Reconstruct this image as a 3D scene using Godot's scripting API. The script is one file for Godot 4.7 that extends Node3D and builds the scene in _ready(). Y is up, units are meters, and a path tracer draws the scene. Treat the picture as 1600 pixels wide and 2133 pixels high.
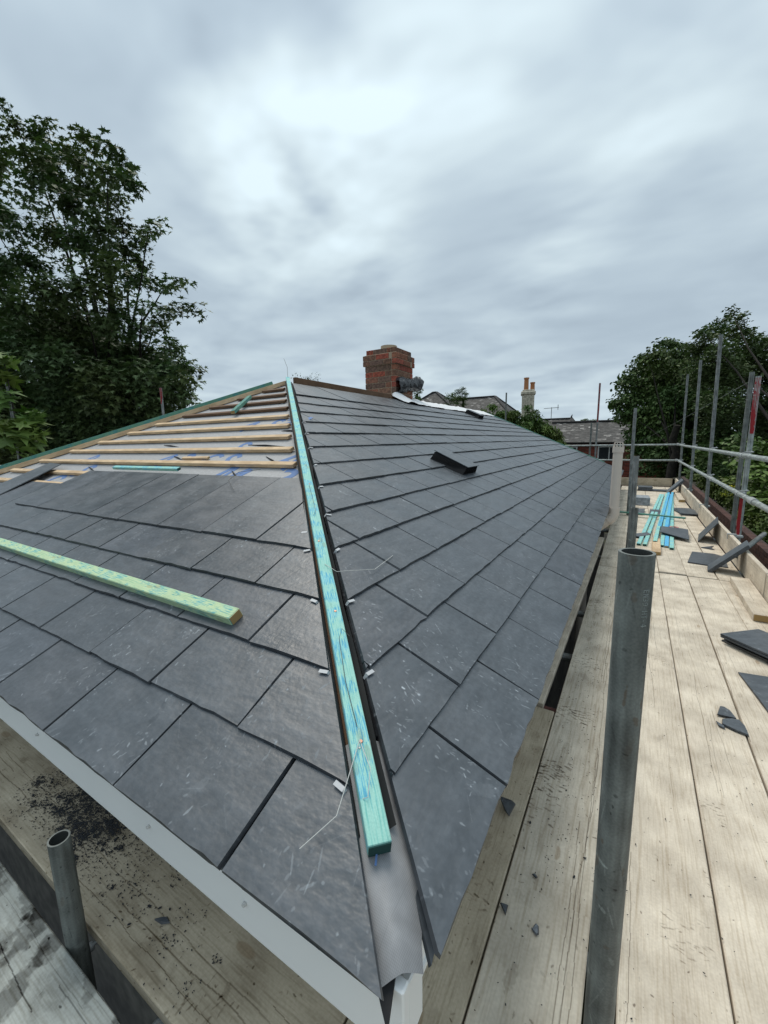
extends Node3D
# Roof of a bungalow being re-slated, seen from the corner of its scaffold. Metres; the origin is at eye height, the scaffold deck at DECK, the garden at GROUND.

const DECK := -1.29
const GROUND := -3.6
const EAVE := -0.85          # eaves line of the slates
const XR := -0.2227          # right eave
const ZF := -0.4182          # front eave
const RUN := 3.68            # half the span of the roof
const RISE := 0.45
const CS := 0.91193          # cosine and sine of the roof pitch
const SN := 0.41037
const VERGE := 12.2          # far gable, metres from the eye
const SLATE_LONG := 0.62

var rng := RandomNumberGenerator.new()
var M := {}
var taken := {}

const MAPLE_OPEN := [
	[-15.38, 9.25, -5.88, 0.18], [-15.60, 8.98, -6.04, 0.28], [-16.00, 8.71, -5.89, 0.23], [-16.18, 8.42, -6.15, 0.24], [-14.82, 8.99, -6.51, 0.21], [-15.49, 8.89, -6.60, 0.44],
	[-12.85, 6.88, -5.27, 0.39], [-13.77, 7.53, -6.08, 0.43], [-14.60, 9.05, -7.23, 0.24], [-13.54, 8.30, -6.89, 0.25], [-14.62, 8.45, -6.98, 0.41], [-12.09, 6.82, -5.95, 0.35],
	[-13.69, 7.04, -6.04, 0.56], [-13.48, 6.64, -5.45, 0.36], [-12.58, 7.82, -7.08, 0.30], [-12.43, 7.55, -7.20, 0.33], [-11.25, 6.42, -6.10, 0.34], [-11.41, 6.55, -6.61, 0.28],
	[-11.36, 6.59, -6.82, 0.18], [-14.11, 7.36, -7.12, 0.56], [-13.08, 6.86, -7.22, 0.40], [-12.41, 5.91, -5.71, 0.52], [-15.28, 6.95, -5.99, 0.37], [-13.70, 6.37, -4.96, 0.22],
	[-15.13, 6.25, -5.43, 0.39], [-13.32, 5.19, -4.92, 0.32], [-11.33, 5.22, -5.79, 0.43], [-13.14, 6.32, -7.38, 0.38], [-10.80, 5.23, -6.69, 0.21], [-10.57, 5.37, -6.88, 0.20],
	[-12.98, 5.97, -7.72, 0.36], [-13.15, 5.57, -7.23, 0.47], [-12.40, 5.05, -5.92, 0.57], [-15.05, 6.06, -6.42, 0.62], [-14.35, 4.99, -5.43, 0.54], [-15.28, 4.95, -5.25, 0.49],
	[-11.61, 4.41, -6.03, 0.50], [-12.89, 5.29, -7.53, 0.33], [-12.33, 4.57, -7.01, 0.39], [-12.55, 4.73, -7.69, 0.27], [-12.00, 4.51, -7.78, 0.23], [-10.23, 4.09, -7.07, 0.18],
	[-10.54, 4.10, -7.07, 0.18], [-11.46, 3.79, -5.89, 0.50], [-12.07, 3.90, -5.48, 0.57], [-12.53, 3.73, -4.94, 0.61], [-13.90, 3.59, -4.75, 0.58], [-12.26, 3.59, -6.61, 0.41],
	[-10.26, 3.29, -6.05, 0.22], [-11.43, 3.66, -7.34, 0.31], [-10.25, 3.44, -7.05, 0.26], [-9.84, 3.36, -7.20, 0.19], [-11.97, 3.33, -7.34, 0.35], [-11.64, 3.05, -6.53, 0.38],
	[-11.86, 3.07, -5.93, 0.52],
]
const MAPLE_DENSE := [
	[-13.66, 3.35, -5.95, 0.84], [-15.24, 3.25, -5.61, 0.91], [-13.86, 2.36, -4.43, 0.64], [-14.51, 2.81, -6.74, 0.96], [-12.59, 1.96, -5.03, 0.79], [-13.16, 2.61, -6.88, 0.71],
	[-12.67, 2.71, -7.46, 0.48], [-10.23, 2.38, -6.53, 0.33], [-12.07, 2.18, -7.56, 0.54], [-10.63, 2.12, -7.22, 0.27], [-10.91, 2.04, -7.65, 0.20], [-10.66, 1.56, -6.08, 0.63],
	[-11.48, 1.47, -5.67, 0.77], [-10.38, 1.42, -6.71, 0.45], [-11.78, 1.44, -8.07, 0.25], [-10.21, 1.61, -6.89, 0.29], [-14.29, 1.31, -5.95, 0.98], [-15.80, 1.52, -5.58, 1.01],
	[-16.70, 1.40, -5.04, 0.92], [-11.01, 1.03, -6.72, 0.60], [-11.79, 0.79, -6.23, 0.82], [-13.12, 0.44, -5.84, 0.99], [-14.75, 0.21, -5.51, 1.04], [-13.65, 0.08, -4.26, 0.85],
	[-16.95, 3.31, -4.71, 1.33], [-16.96, 1.24, -4.43, 1.35], [-17.46, 5.38, -5.12, 1.06], [-14.68, 6.07, -4.61, 0.64], [-17.74, 8.79, -5.87, 0.62], [-16.76, 3.84, -7.30, 1.09],
	[-20.27, 4.34, -7.48, 1.27], [-18.14, 3.16, -5.71, 0.87], [-18.71, 3.76, -8.59, 1.29], [-17.91, 2.84, -7.13, 1.17], [-17.03, 3.32, -8.88, 0.96], [-14.35, 2.71, -9.12, 0.67],
	[-16.16, 2.29, -9.06, 1.00], [-17.37, 2.15, -8.51, 1.21], [-17.11, 1.50, -7.18, 1.23], [-18.12, 1.72, -6.30, 1.21], [-21.32, 1.70, -6.46, 1.24], [-13.19, 1.03, -7.96, 0.75],
	[-14.87, 0.79, -7.92, 1.09], [-17.09, 0.56, -7.68, 1.36], [-16.85, 0.03, -6.26, 1.25], [-17.88, -0.05, -5.67, 1.18], [-18.26, 3.61, -5.09, 1.51], [-20.01, 1.31, -5.29, 1.67],
	[-19.88, 5.94, -5.84, 1.27], [-19.84, 7.99, -6.28, 0.91], [-22.60, 11.17, -7.61, 0.83],
]
const ROUND_TREE := [
	[1.32, 5.06, -30.38, 0.59], [0.60, 4.40, -28.52, 0.79], [2.03, 4.75, -31.85, 1.04], [-0.04, 4.13, -30.82, 0.87], [1.30, 3.60, -29.89, 1.23], [2.57, 3.53, -31.41, 1.14],
	[-0.60, 3.19, -29.52, 0.79], [0.42, 2.74, -30.09, 1.33], [1.81, 2.00, -28.80, 1.41], [3.18, 2.27, -31.86, 1.22], [-0.95, 2.16, -28.61, 0.59], [-0.30, 1.75, -29.23, 1.02],
	[0.99, 1.12, -29.02, 1.34], [2.75, 0.70, -30.72, 1.37], [-0.72, 1.44, -29.30, 0.61], [-0.05, 0.76, -29.08, 0.72], [0.50, -0.10, -29.54, 1.21], [1.73, -0.50, -27.74, 1.33],
	[3.15, -0.81, -29.02, 1.35], [0.92, 5.45, -29.90, 0.29], [1.44, 5.47, -30.96, 0.36], [0.15, 4.36, -28.43, 0.40], [-1.20, 2.11, -28.82, 0.30], [1.31, 4.07, -32.64, 1.41],
	[2.69, 3.68, -33.09, 1.26], [0.64, 3.24, -32.40, 1.49], [2.03, 2.50, -33.23, 1.70], [3.21, 2.20, -34.19, 1.38], [1.42, 0.83, -33.50, 1.62], [3.24, 0.76, -35.33, 1.65],
	[0.86, -0.39, -34.12, 1.46], [1.86, -0.40, -34.52, 1.74], [3.59, -1.24, -34.52, 1.69],
]
const TALL_TREE := [
	[3.24, 5.46, -24.85, 0.20], [3.46, 5.72, -27.46, 0.33], [3.63, 5.14, -25.34, 0.30], [4.15, 5.93, -27.88, 0.17], [3.04, 5.51, -26.95, 0.22], [2.64, 4.86, -25.44, 0.33],
	[2.14, 4.51, -23.88, 0.27], [3.30, 5.14, -27.28, 0.60], [3.65, 4.54, -25.65, 0.65], [2.41, 4.19, -24.54, 0.60], [4.00, 4.62, -25.24, 0.25], [4.67, 4.64, -28.02, 0.40],
	[4.81, 4.19, -26.26, 0.51], [4.60, 3.53, -25.27, 0.72], [3.99, 3.65, -25.60, 0.83], [2.87, 3.47, -23.63, 0.83], [2.23, 3.89, -25.10, 0.66], [2.52, 2.80, -24.43, 0.92],
	[3.40, 2.50, -24.36, 0.99], [4.65, 2.79, -26.92, 0.97], [5.47, 2.91, -27.61, 0.98], [2.96, 1.39, -22.88, 0.99], [4.20, 1.27, -25.46, 1.08], [4.93, 1.41, -25.01, 1.03],
	[5.96, 0.15, -27.74, 1.24], [4.64, 0.17, -26.40, 0.97], [3.16, 0.39, -23.63, 0.89], [5.72, 3.07, -25.79, 1.35], [5.74, 1.15, -25.03, 1.32], [4.67, 3.97, -29.24, 1.00],
	[3.44, 3.71, -28.16, 1.04], [2.91, 3.03, -27.08, 1.07], [4.20, 2.93, -29.66, 1.26], [6.08, 3.25, -30.04, 1.11], [3.65, 1.40, -29.34, 1.34], [5.91, 1.22, -29.26, 1.27],
	[6.45, 0.04, -29.85, 1.40], [5.00, -0.17, -28.09, 1.09], [3.85, 0.12, -27.64, 1.09], [7.41, 0.92, -31.25, 1.72],
]
const UNDER := [
	[0.45, -0.97, -30.13, 0.87], [1.44, -1.51, -29.38, 1.01], [2.58, -1.62, -29.19, 1.04], [3.10, -1.15, -24.86, 0.86], [3.19, -0.13, -23.55, 0.80], [2.96, -0.14, -28.73, 0.84],
	[3.39, -0.39, -20.19, 0.56], [0.59, -1.71, -27.80, 0.63], [1.80, -2.02, -28.77, 0.70], [3.37, -1.55, -22.70, 0.65], [2.74, -1.69, -24.39, 0.67], [2.55, -1.55, -31.46, 1.18],
	[3.20, -1.42, -26.89, 0.98], [3.53, -0.22, -27.06, 0.97],
]
const SHRUB := [
	[2.46, -0.40, -12.33, 0.34], [2.20, -0.71, -12.05, 0.29], [2.43, -0.93, -11.54, 0.36], [2.23, -1.17, -12.99, 0.27], [2.39, -1.33, -12.36, 0.30], [2.38, -1.33, -10.74, 0.34],
	[2.82, -0.56, -12.42, 0.45], [3.17, -0.57, -13.84, 0.52],
]
const BRAMBLE := [
	[1.86, -1.39, -17.62, 0.17], [1.99, -1.37, -16.47, 0.22], [2.09, -1.37, -14.94, 0.23], [2.11, -1.48, -13.57, 0.23], [2.04, -1.46, -11.93, 0.20], [2.05, -1.64, -14.90, 0.20],
	[2.12, -1.60, -11.12, 0.23], [2.19, -1.65, -10.31, 0.25], [2.11, -1.83, -11.87, 0.16], [2.02, -1.81, -9.87, 0.20], [2.17, -1.87, -9.60, 0.23], [2.04, -2.05, -9.35, 0.14],
	[2.30, -1.55, -9.77, 0.27], [2.20, -2.18, -9.13, 0.20], [2.22, -1.25, -14.43, 0.22], [2.29, -1.26, -12.76, 0.19],
]
const HEDGE := [
	[-5.30, 1.35, -17.69, 0.21], [-4.88, 1.09, -17.64, 0.25], [-5.72, 1.20, -17.37, 0.17], [-4.30, 1.07, -17.68, 0.25], [-4.67, 0.84, -18.00, 0.38], [-4.04, 0.75, -17.89, 0.38],
	[-3.75, 1.06, -18.24, 0.23], [-3.96, 1.30, -18.13, 0.15], [-3.67, 0.72, -18.42, 0.38], [-3.32, 0.60, -18.12, 0.29], [-2.99, 0.39, -17.86, 0.28], [-2.80, 0.19, -17.84, 0.24],
	[-2.66, 0.06, -18.14, 0.20], [-3.97, 0.41, -17.19, 0.40], [-3.68, 0.28, -18.55, 0.43], [-3.13, 0.01, -18.24, 0.42], [-4.79, 0.64, -17.76, 0.38], [-2.69, -0.19, -17.79, 0.28],
	[-5.32, 1.01, -17.10, 0.21], [-5.91, 1.05, -17.34, 0.17],
]
const BIRCH := [
	[-14.05, 4.86, -37.69, 0.23], [-14.40, 4.56, -37.41, 0.37], [-13.76, 4.40, -37.57, 0.33], [-15.04, 4.29, -37.23, 0.38], [-14.38, 3.95, -36.77, 0.46], [-13.97, 3.90, -37.53, 0.42],
	[-15.19, 3.98, -36.45, 0.23],
]
const BIRCH2 := [
	[-14.05, 4.52, -28.08, 0.15], [-13.92, 4.18, -28.13, 0.22], [-13.78, 3.62, -27.70, 0.29], [-13.82, 3.18, -27.62, 0.33],
]
const TWIGGY := [
	[-17.07, 3.88, -18.54, 0.17], [-16.79, 3.76, -18.83, 0.20], [-16.38, 3.85, -18.99, 0.20], [-16.20, 3.87, -19.33, 0.18], [-16.62, 3.71, -19.45, 0.27], [-16.07, 3.59, -19.33, 0.23],
	[-16.93, 3.52, -18.76, 0.26],
]
const FAR_TREES := [
	[-7.67, 2.90, -78.93, 0.51], [-8.05, 2.58, -78.42, 0.51], [-6.45, 2.96, -80.00, 0.43], [-5.78, 2.55, -80.30, 0.43],
]

# ---------------------------------------------------------------- naming
func numbered(called: String) -> String:
	var n: int = taken.get(called, 0)
	taken[called] = n + 1
	return called if n == 0 else "%s_%03d" % [called, n]

func tag(o: Node3D, label := "", category := "", group := "", kind := "") -> Node3D:
	if label != "": o.set_meta("label", label)
	if category != "": o.set_meta("category", category)
	if group != "": o.set_meta("group", group)
	if kind != "": o.set_meta("kind", kind)
	return o

func thing(called: String, label: String, category: String, at := Vector3.ZERO, group := "") -> Node3D:
	var o := Node3D.new()
	o.name = numbered(called)
	add_child(o)
	o.position = at
	tag(o, label, category, group)
	return o

# A mesh given in scene axes. Under a thing it is shifted so that it stays where it was built.
func put(called: String, mesh: Mesh, mat: Material, parent: Node3D = null, label := "") -> MeshInstance3D:
	var o := MeshInstance3D.new()
	o.mesh = mesh
	o.material_override = mat
	if parent == null:
		o.name = numbered(called)
		add_child(o)
	else:
		o.name = called
		parent.add_child(o, true)
		if parent.get_parent() == self and not parent is MeshInstance3D:
			o.position = -parent.position
	if label != "": o.set_meta("label", label)
	return o

# A top-level thing of one mesh, with its origin at its base.
func lone(called: String, mesh: Mesh, mat: Material, label: String, category: String, group := "") -> MeshInstance3D:
	var o := put(called, mesh, mat)
	tag(o, label, category, group)
	return o

func rnd(a: float, b: float) -> float:
	return rng.randf_range(a, b)

# ---------------------------------------------------------------- mesh building
func begin() -> SurfaceTool:
	var st := SurfaceTool.new()
	st.begin(Mesh.PRIMITIVE_TRIANGLES)
	return st

# flat face, corners counter-clockwise seen from outside
func face(st: SurfaceTool, p: Array, uv: Array, col := Color.WHITE) -> void:
	var n := Vector3.ZERO
	for i in p.size():
		var a: Vector3 = p[i]
		var b: Vector3 = p[(i + 1) % p.size()]
		n += a.cross(b)
	n = n.normalized()
	for i in range(1, p.size() - 1):
		for k in [0, i + 1, i]:
			st.set_normal(n)
			st.set_color(col)
			st.set_uv(uv[k])
			st.add_vertex(p[k])

# box with chamfered edges; x is its length, y its thickness, z its width; UVs in metres
func box(st: SurfaceTool, t: Transform3D, size: Vector3, bevel := 0.003, off := Vector2.ZERO, col := Color.WHITE) -> void:
	var h := size * 0.5
	var b := minf(bevel, minf(h.x, minf(h.y, h.z)) * 0.6)
	var ax := [Vector3.RIGHT, Vector3.UP, Vector3.BACK]
	for a in 3:
		var u: int = (a + 1) % 3
		var w: int = (a + 2) % 3
		for s in [-1.0, 1.0]:
			var c := []
			var uvs := []
			for q in [[-1, -1], [1, -1], [1, 1], [-1, 1]]:
				var p: Vector3 = ax[a] * h[a] * s + ax[u] * (h[u] - b) * q[0] + ax[w] * (h[w] - b) * q[1]
				c.append(t * p)
				uvs.append(off + (Vector2(p.x, p.z + (0.3 if s < 0 else 0.0)) if a == 1 else Vector2(p.x, p.y + 0.15 * s) if a == 2 else Vector2(p.z * 0.25, p.y)))
			if s < 0:
				c.reverse()
				uvs.reverse()
			face(st, c, uvs, col)
	if b <= 0.0: return
	for a in 3:                                            # the twelve chamfers
		var u: int = (a + 1) % 3
		var w: int = (a + 2) % 3
		for su in [-1.0, 1.0]:
			for sw in [-1.0, 1.0]:
				var p0: Vector3 = ax[u] * h[u] * su + ax[w] * (h[w] - b) * sw
				var p1: Vector3 = ax[u] * (h[u] - b) * su + ax[w] * h[w] * sw
				var e: Vector3 = ax[a] * (h[a] - b)
				var c := [p0 - e, p0 + e, p1 + e, p1 - e]
				var nn: Vector3 = (c[1] - c[0]).cross(c[2] - c[0])
				if nn.dot(ax[u] * su + ax[w] * sw) < 0: c.reverse()
				var uvs := []
				for k in 4:
					var v: Vector3 = c[k]
					uvs.append(off + Vector2(v.x, v.z))
					c[k] = t * v
				face(st, c, uvs, col)
	for sx in [-1.0, 1.0]:
		for sy in [-1.0, 1.0]:
			for sz in [-1.0, 1.0]:
				var c := [Vector3(h.x * sx, (h.y - b) * sy, (h.z - b) * sz), Vector3((h.x - b) * sx, h.y * sy, (h.z - b) * sz), Vector3((h.x - b) * sx, (h.y - b) * sy, h.z * sz)]
				if (c[1] - c[0]).cross(c[2] - c[0]).dot(Vector3(sx, sy, sz)) < 0: c.reverse()
				face(st, [t * c[0], t * c[1], t * c[2]], [off, off, off], col)

# a frame whose x runs from a to b, y as near as possible to up
func along(a: Vector3, b: Vector3, up := Vector3.UP) -> Transform3D:
	var x := (b - a).normalized()
	var z := x.cross(up).normalized()
	var y := z.cross(x)
	return Transform3D(Basis(x, y, z), (a + b) * 0.5)

func beam(a: Vector3, b: Vector3, thick: float, wide: float, up := Vector3.UP, bevel := 0.003, off := Vector2.ZERO) -> ArrayMesh:
	var st := begin()
	box(st, along(a, b, up), Vector3(a.distance_to(b), thick, wide), bevel, off)
	return st.commit()

func ring_points(c: Vector3, x: Vector3, z: Vector3, r: float, n: int) -> PackedVector3Array:
	var p := PackedVector3Array()
	for i in n + 1:
		var a := TAU * i / n
		p.append(c + (x * cos(a) + z * sin(a)) * r)
	return p

func smooth_quad(st: SurfaceTool, p: Array, n: Array, uv: Array, col := Color.WHITE) -> void:
	var ccw: bool = (p[1] - p[0]).cross(p[2] - p[0]).dot(n[0] + n[2]) > 0.0 or (p[2] - p[0]).cross(p[3] - p[0]).dot(n[0] + n[2]) > 0.0
	for k in ([0, 2, 1, 0, 3, 2] if ccw else [0, 1, 2, 0, 2, 3]):
		st.set_normal(n[k])
		st.set_color(col)
		st.set_uv(uv[k])
		st.add_vertex(p[k])

# tube or tapered rod along a polyline, smooth shaded; hollow if wall > 0
func pipe(st: SurfaceTool, path: Array, radii: Array, sides := 16, wall := 0.0, cap := true, col := Color.WHITE) -> void:
	var n := path.size()
	var x := Vector3.ZERO
	var rings := []
	var frames := []
	var run := [0.0]
	for i in n:
		var d: Vector3 = (path[mini(i + 1, n - 1)] - path[maxi(i - 1, 0)]).normalized()
		if x == Vector3.ZERO:
			x = d.cross(Vector3.FORWARD if absf(d.z) < 0.8 else Vector3.UP).normalized()
		x = (x - d * d.dot(x)).normalized()
		var z := x.cross(d)
		frames.append([x, z, d])
		rings.append(ring_points(path[i], x, z, radii[i], sides))
		if i > 0: run.append(run[-1] + path[i].distance_to(path[i - 1]))
	for i in n - 1:
		for k in sides:
			var p := [rings[i][k], rings[i + 1][k], rings[i + 1][k + 1], rings[i][k + 1]]
			var nn := [(p[0] - path[i]).normalized(), (p[1] - path[i + 1]).normalized(), (p[2] - path[i + 1]).normalized(), (p[3] - path[i]).normalized()]
			var u0: float = TAU * radii[i] * k / sides
			var u1: float = TAU * radii[i] * (k + 1) / sides
			smooth_quad(st, p, nn, [Vector2(run[i], u0), Vector2(run[i + 1], u0), Vector2(run[i + 1], u1), Vector2(run[i], u1)], col)
	if wall > 0.0:
		for e in [0, n - 1]:
			var f: Array = frames[e]
			var d: Vector3 = f[2] * (-1.0 if e == 0 else 1.0)
			var inner := ring_points(path[e], f[0], f[1], radii[e] - wall, sides)
			var deep := ring_points(path[e] - d * minf(0.3, path[e].distance_to(path[1 if e == 0 else n - 2]) * 0.45), f[0], f[1], radii[e] - wall, sides)
			for k in sides:
				var q := [rings[e][k], rings[e][k + 1], inner[k + 1], inner[k]]
				if (q[1] - q[0]).cross(q[2] - q[0]).dot(d) < 0: q.reverse()
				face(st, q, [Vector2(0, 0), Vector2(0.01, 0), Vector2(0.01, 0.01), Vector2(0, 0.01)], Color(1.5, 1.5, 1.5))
				var w := [inner[k], inner[k + 1], deep[k + 1], deep[k]]
				if (w[1] - w[0]).cross(w[2] - w[0]).dot(path[e] - w[0]) < 0: w.reverse()
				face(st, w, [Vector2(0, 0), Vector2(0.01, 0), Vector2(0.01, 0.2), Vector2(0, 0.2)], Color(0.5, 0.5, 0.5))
	elif cap:
		for e in [0, n - 1]:
			var c := []
			var uv := []
			for k in sides:
				c.append(rings[e][k])
				uv.append(Vector2(0.01 * cos(TAU * k / sides), 0.01 * sin(TAU * k / sides)))
			if (c[1] - c[0]).cross(c[2] - c[0]).dot(frames[e][2] * (-1.0 if e == 0 else 1.0)) < 0: c.reverse()
			face(st, c, uv, col)

func tube(a: Vector3, b: Vector3, r := 0.02415, sides := 20, wall := 0.004) -> ArrayMesh:
	var st := begin()
	pipe(st, [a, b], [r, r], sides, wall)
	return st.commit()

func wire_mesh(path: Array, r: float) -> ArrayMesh:
	var st := begin()
	var radii := []
	for p in path: radii.append(r)
	pipe(st, path, radii, 6)
	return st.commit()

# A thin riven plate: outline in its own plane, edges chipped and bevelled as slates are dressed.
# lift(p) is how far its underside stands off the plane.
func plate(st: SurfaceTool, f: Transform3D, outline: PackedVector2Array, thick: float, tilt: Vector3, off: Vector2, col: Color, chip := 0.0045) -> void:
	if outline.size() < 3: return
	if Geometry2D.triangulate_polygon(outline).is_empty():
		outline = Geometry2D.convex_hull(outline)
		outline.remove_at(outline.size() - 1)
	var n := outline.size()
	var area := 0.0
	for i in n: area += outline[i].cross(outline[(i + 1) % n])
	if area < 0: outline.reverse()
	var top := PackedVector2Array()
	for i in n:
		var a := outline[(i + n - 1) % n]
		var b := outline[(i + 1) % n]
		var e := (b - a).normalized()
		top.append(outline[i] + Vector2(-e.y, e.x) * rnd(0.25, 1.0) * chip)
	var lo := []
	var hi := []
	var uv := []
	for i in n:
		var p := outline[i]
		var q := top[i]
		lo.append(f * Vector3(p.x, p.y, tilt.x * p.x + tilt.y * p.y + tilt.z))
		hi.append(f * Vector3(q.x, q.y, tilt.x * q.x + tilt.y * q.y + tilt.z + thick))
		uv.append(off + q)
	var tri := Geometry2D.triangulate_polygon(top)
	if tri.is_empty(): tri = Geometry2D.triangulate_polygon(outline)
	var nrm := ((f.basis.x + f.basis.z * tilt.x).cross(f.basis.y + f.basis.z * tilt.y)).normalized()
	for i in range(0, tri.size(), 3):
		var k := [tri[i], tri[i + 1], tri[i + 2]]
		var a: Vector3 = hi[k[0]]
		if (hi[k[1]] - a).cross(hi[k[2]] - a).dot(nrm) > 0: k.reverse()
		for j in k:
			st.set_normal(nrm)
			st.set_color(col)
			st.set_uv(uv[j])
			st.add_vertex(hi[j])
	for i in n:
		var j := (i + 1) % n
		face(st, [lo[i], lo[j], hi[j], hi[i]], [off + outline[i], off + outline[j], uv[j], uv[i]], col * rnd(0.42, 0.6))  # broken edges darker than the face, with butt-line shade put into their colour
	var under := []
	for i in n: under.append(lo[n - 1 - i])
	if n < 9: face(st, under, uv, col)

# rectangle with worked edges: the butt edge (low y) ragged, the sides slightly wavy
func ragged(x0: float, x1: float, y0: float, y1: float, skew := 0.0, rough := 0.0011) -> PackedVector2Array:
	var p := PackedVector2Array()
	var n := 8
	for i in n:
		var t := float(i) / n
		p.append(Vector2(lerpf(x0, x1, t) + rnd(-0.004, 0.004) * (0.0 if i == 0 else 1.0), y0 + rnd(-rough, rough) + (rnd(0.002, 0.004) if rng.randf() < 0.06 else 0.0)))
	for i in 4:
		var t := float(i) / 4
		p.append(Vector2(x1 + skew * t + rnd(-rough, rough) * 0.8, lerpf(y0, y1, t)))
	p.append(Vector2(x1 + skew, y1))
	p.append(Vector2(x0 + skew, y1 + rnd(-0.002, 0.002)))
	for i in 3:
		var t := 1.0 - float(i + 1) / 4
		p.append(Vector2(x0 + skew * t + rnd(-rough, rough) * 0.8, lerpf(y0, y1, t)))
	return p

# ---------------------------------------------------------------- textures
func noise(sd: int, freq: float, oct := 4, kind := FastNoiseLite.TYPE_SIMPLEX_SMOOTH) -> FastNoiseLite:
	var f := FastNoiseLite.new()
	f.seed = sd
	f.frequency = freq
	f.noise_type = kind
	f.fractal_type = FastNoiseLite.FRACTAL_FBM
	f.fractal_octaves = oct
	return f

func field(f: FastNoiseLite, w: int, h: int) -> PackedByteArray:
	var im := f.get_seamless_image(w, h)
	im.convert(Image.FORMAT_L8)
	return im.get_data()

# noise stretched along x
func streaks(f: FastNoiseLite, w: int, h: int, k: int) -> PackedByteArray:
	var im := f.get_seamless_image(w / k, h)
	im.resize(w, h, Image.INTERPOLATE_CUBIC)
	im.convert(Image.FORMAT_L8)
	return im.get_data()

func rgb_image(w: int, h: int, d: PackedByteArray) -> ImageTexture:
	return ImageTexture.create_from_image(Image.create_from_data(w, h, false, Image.FORMAT_RGB8, d))

func grey_image(w: int, h: int, d: PackedByteArray) -> ImageTexture:
	return ImageTexture.create_from_image(Image.create_from_data(w, h, false, Image.FORMAT_L8, d))

func stain(buf: PackedFloat32Array, w: int, h: int, x: float, y: float, rx: float, ry: float, turn: float, amount: float, sd: FastNoiseLite) -> void:
	var r := ceili(maxf(rx, ry) * 1.3)
	var c := cos(turn)
	var s := sin(turn)
	for j in range(-r, r + 1):
		for i in range(-r, r + 1):
			var u := (i * c + j * s) / rx
			var v := (-i * s + j * c) / ry
			var d := u * u + v * v + sd.get_noise_2d(x + i, y + j) * 0.9
			if d < 1.0:
				var k := posmod(int(y) + j, h) * w + posmod(int(x) + i, w)
				buf[k] += amount * minf(1.0, (1.0 - d) * 2.0)

func make_slate_textures() -> void:
	var w := 1024
	var h := 1024
	var big := field(noise(3, 0.004, 4), w, h)
	var fine := field(noise(4, 0.05, 3), w, h)
	var rift := streaks(noise(5, 0.02, 5), w, h, 3)
	var marks := PackedFloat32Array()
	marks.resize(w * h)
	var sd := noise(6, 0.11, 3)
	for c in 105:                                      # scuffs: bunches of short chalky scratches, and the odd bruise
		var cx := rnd(0, w)
		var cy := rnd(0, h)
		var dirn := rnd(0.9, 2.3)
		var amt := rnd(0.25, 1.0)
		var wide := rnd(14, 46)
		if c % 5 == 0: stain(marks, w, h, cx, cy, wide * 0.9, wide * 0.35, dirn, 15.0 * amt, sd)
		for s in rng.randi_range(4, 20):
			var x := cx + rng.randfn(0, wide)
			var y := cy + rng.randfn(0, wide)
			stain(marks, w, h, x, y, rnd(1.5, 7) * (2.4 if rng.randf() < 0.12 else 1.0), rnd(0.9, 2.8), dirn + rng.randfn(0, 0.55), rnd(12, 68) * amt, sd)
	for c in 30:
		stain(marks, w, h, rnd(0, w), rnd(0, h), rnd(8, 26), rnd(3, 8), rnd(0, 3), rnd(4, 11), sd)
	for c in 14:
		stain(marks, w, h, rnd(0, w), rnd(0, h), rnd(6, 18), rnd(4, 10), rnd(0, 3), -rnd(4, 11), sd)
	for c in 90:
		stain(marks, w, h, rnd(0, w), rnd(0, h), rnd(1.5, 4.5), rnd(1.2, 3), rnd(0, 3), rnd(20, 80), sd)
	for c in 22:                                       # long fine scratches
		var x := rnd(0, w)
		var y := rnd(0, h)
		var a := rnd(0.4, 2.6)
		var amt := rnd(8, 30)
		for i in int(rnd(25, 110)):
			var k := posmod(int(y), h) * w + posmod(int(x), w)
			marks[k] += amt
			a += rnd(-0.03, 0.03)
			x += cos(a)
			y += sin(a)
	var d := PackedByteArray()
	d.resize(w * h * 3)
	var b := PackedByteArray()
	b.resize(w * h)
	var r := PackedByteArray()
	r.resize(w * h)
	for i in w * h:
		var v := (big[i] - 128) * 0.055 + (fine[i] - 128) * 0.07 + (rift[i] - 128) * 0.085
		var m := marks[i]
		d[i * 3] = clampi(int(67 + v + m * 0.98), 0, 255)
		d[i * 3 + 1] = clampi(int(73 + v + m), 0, 255)
		d[i * 3 + 2] = clampi(int(79 + v * 1.02 + m * 1.0), 0, 255)
		b[i] = clampi(int(128 + (rift[i] - 128) * 0.62 + (fine[i] - 128) * 0.22 + m * 0.2), 0, 255)
		r[i] = clampi(int(106 + (big[i] - 128) * 0.2 + m * 1.1), 60, 255)
	M.slate_tex = rgb_image(w, h, d)
	M.slate_bump = grey_image(w, h, b)
	M.slate_rough = grey_image(w, h, r)

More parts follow.
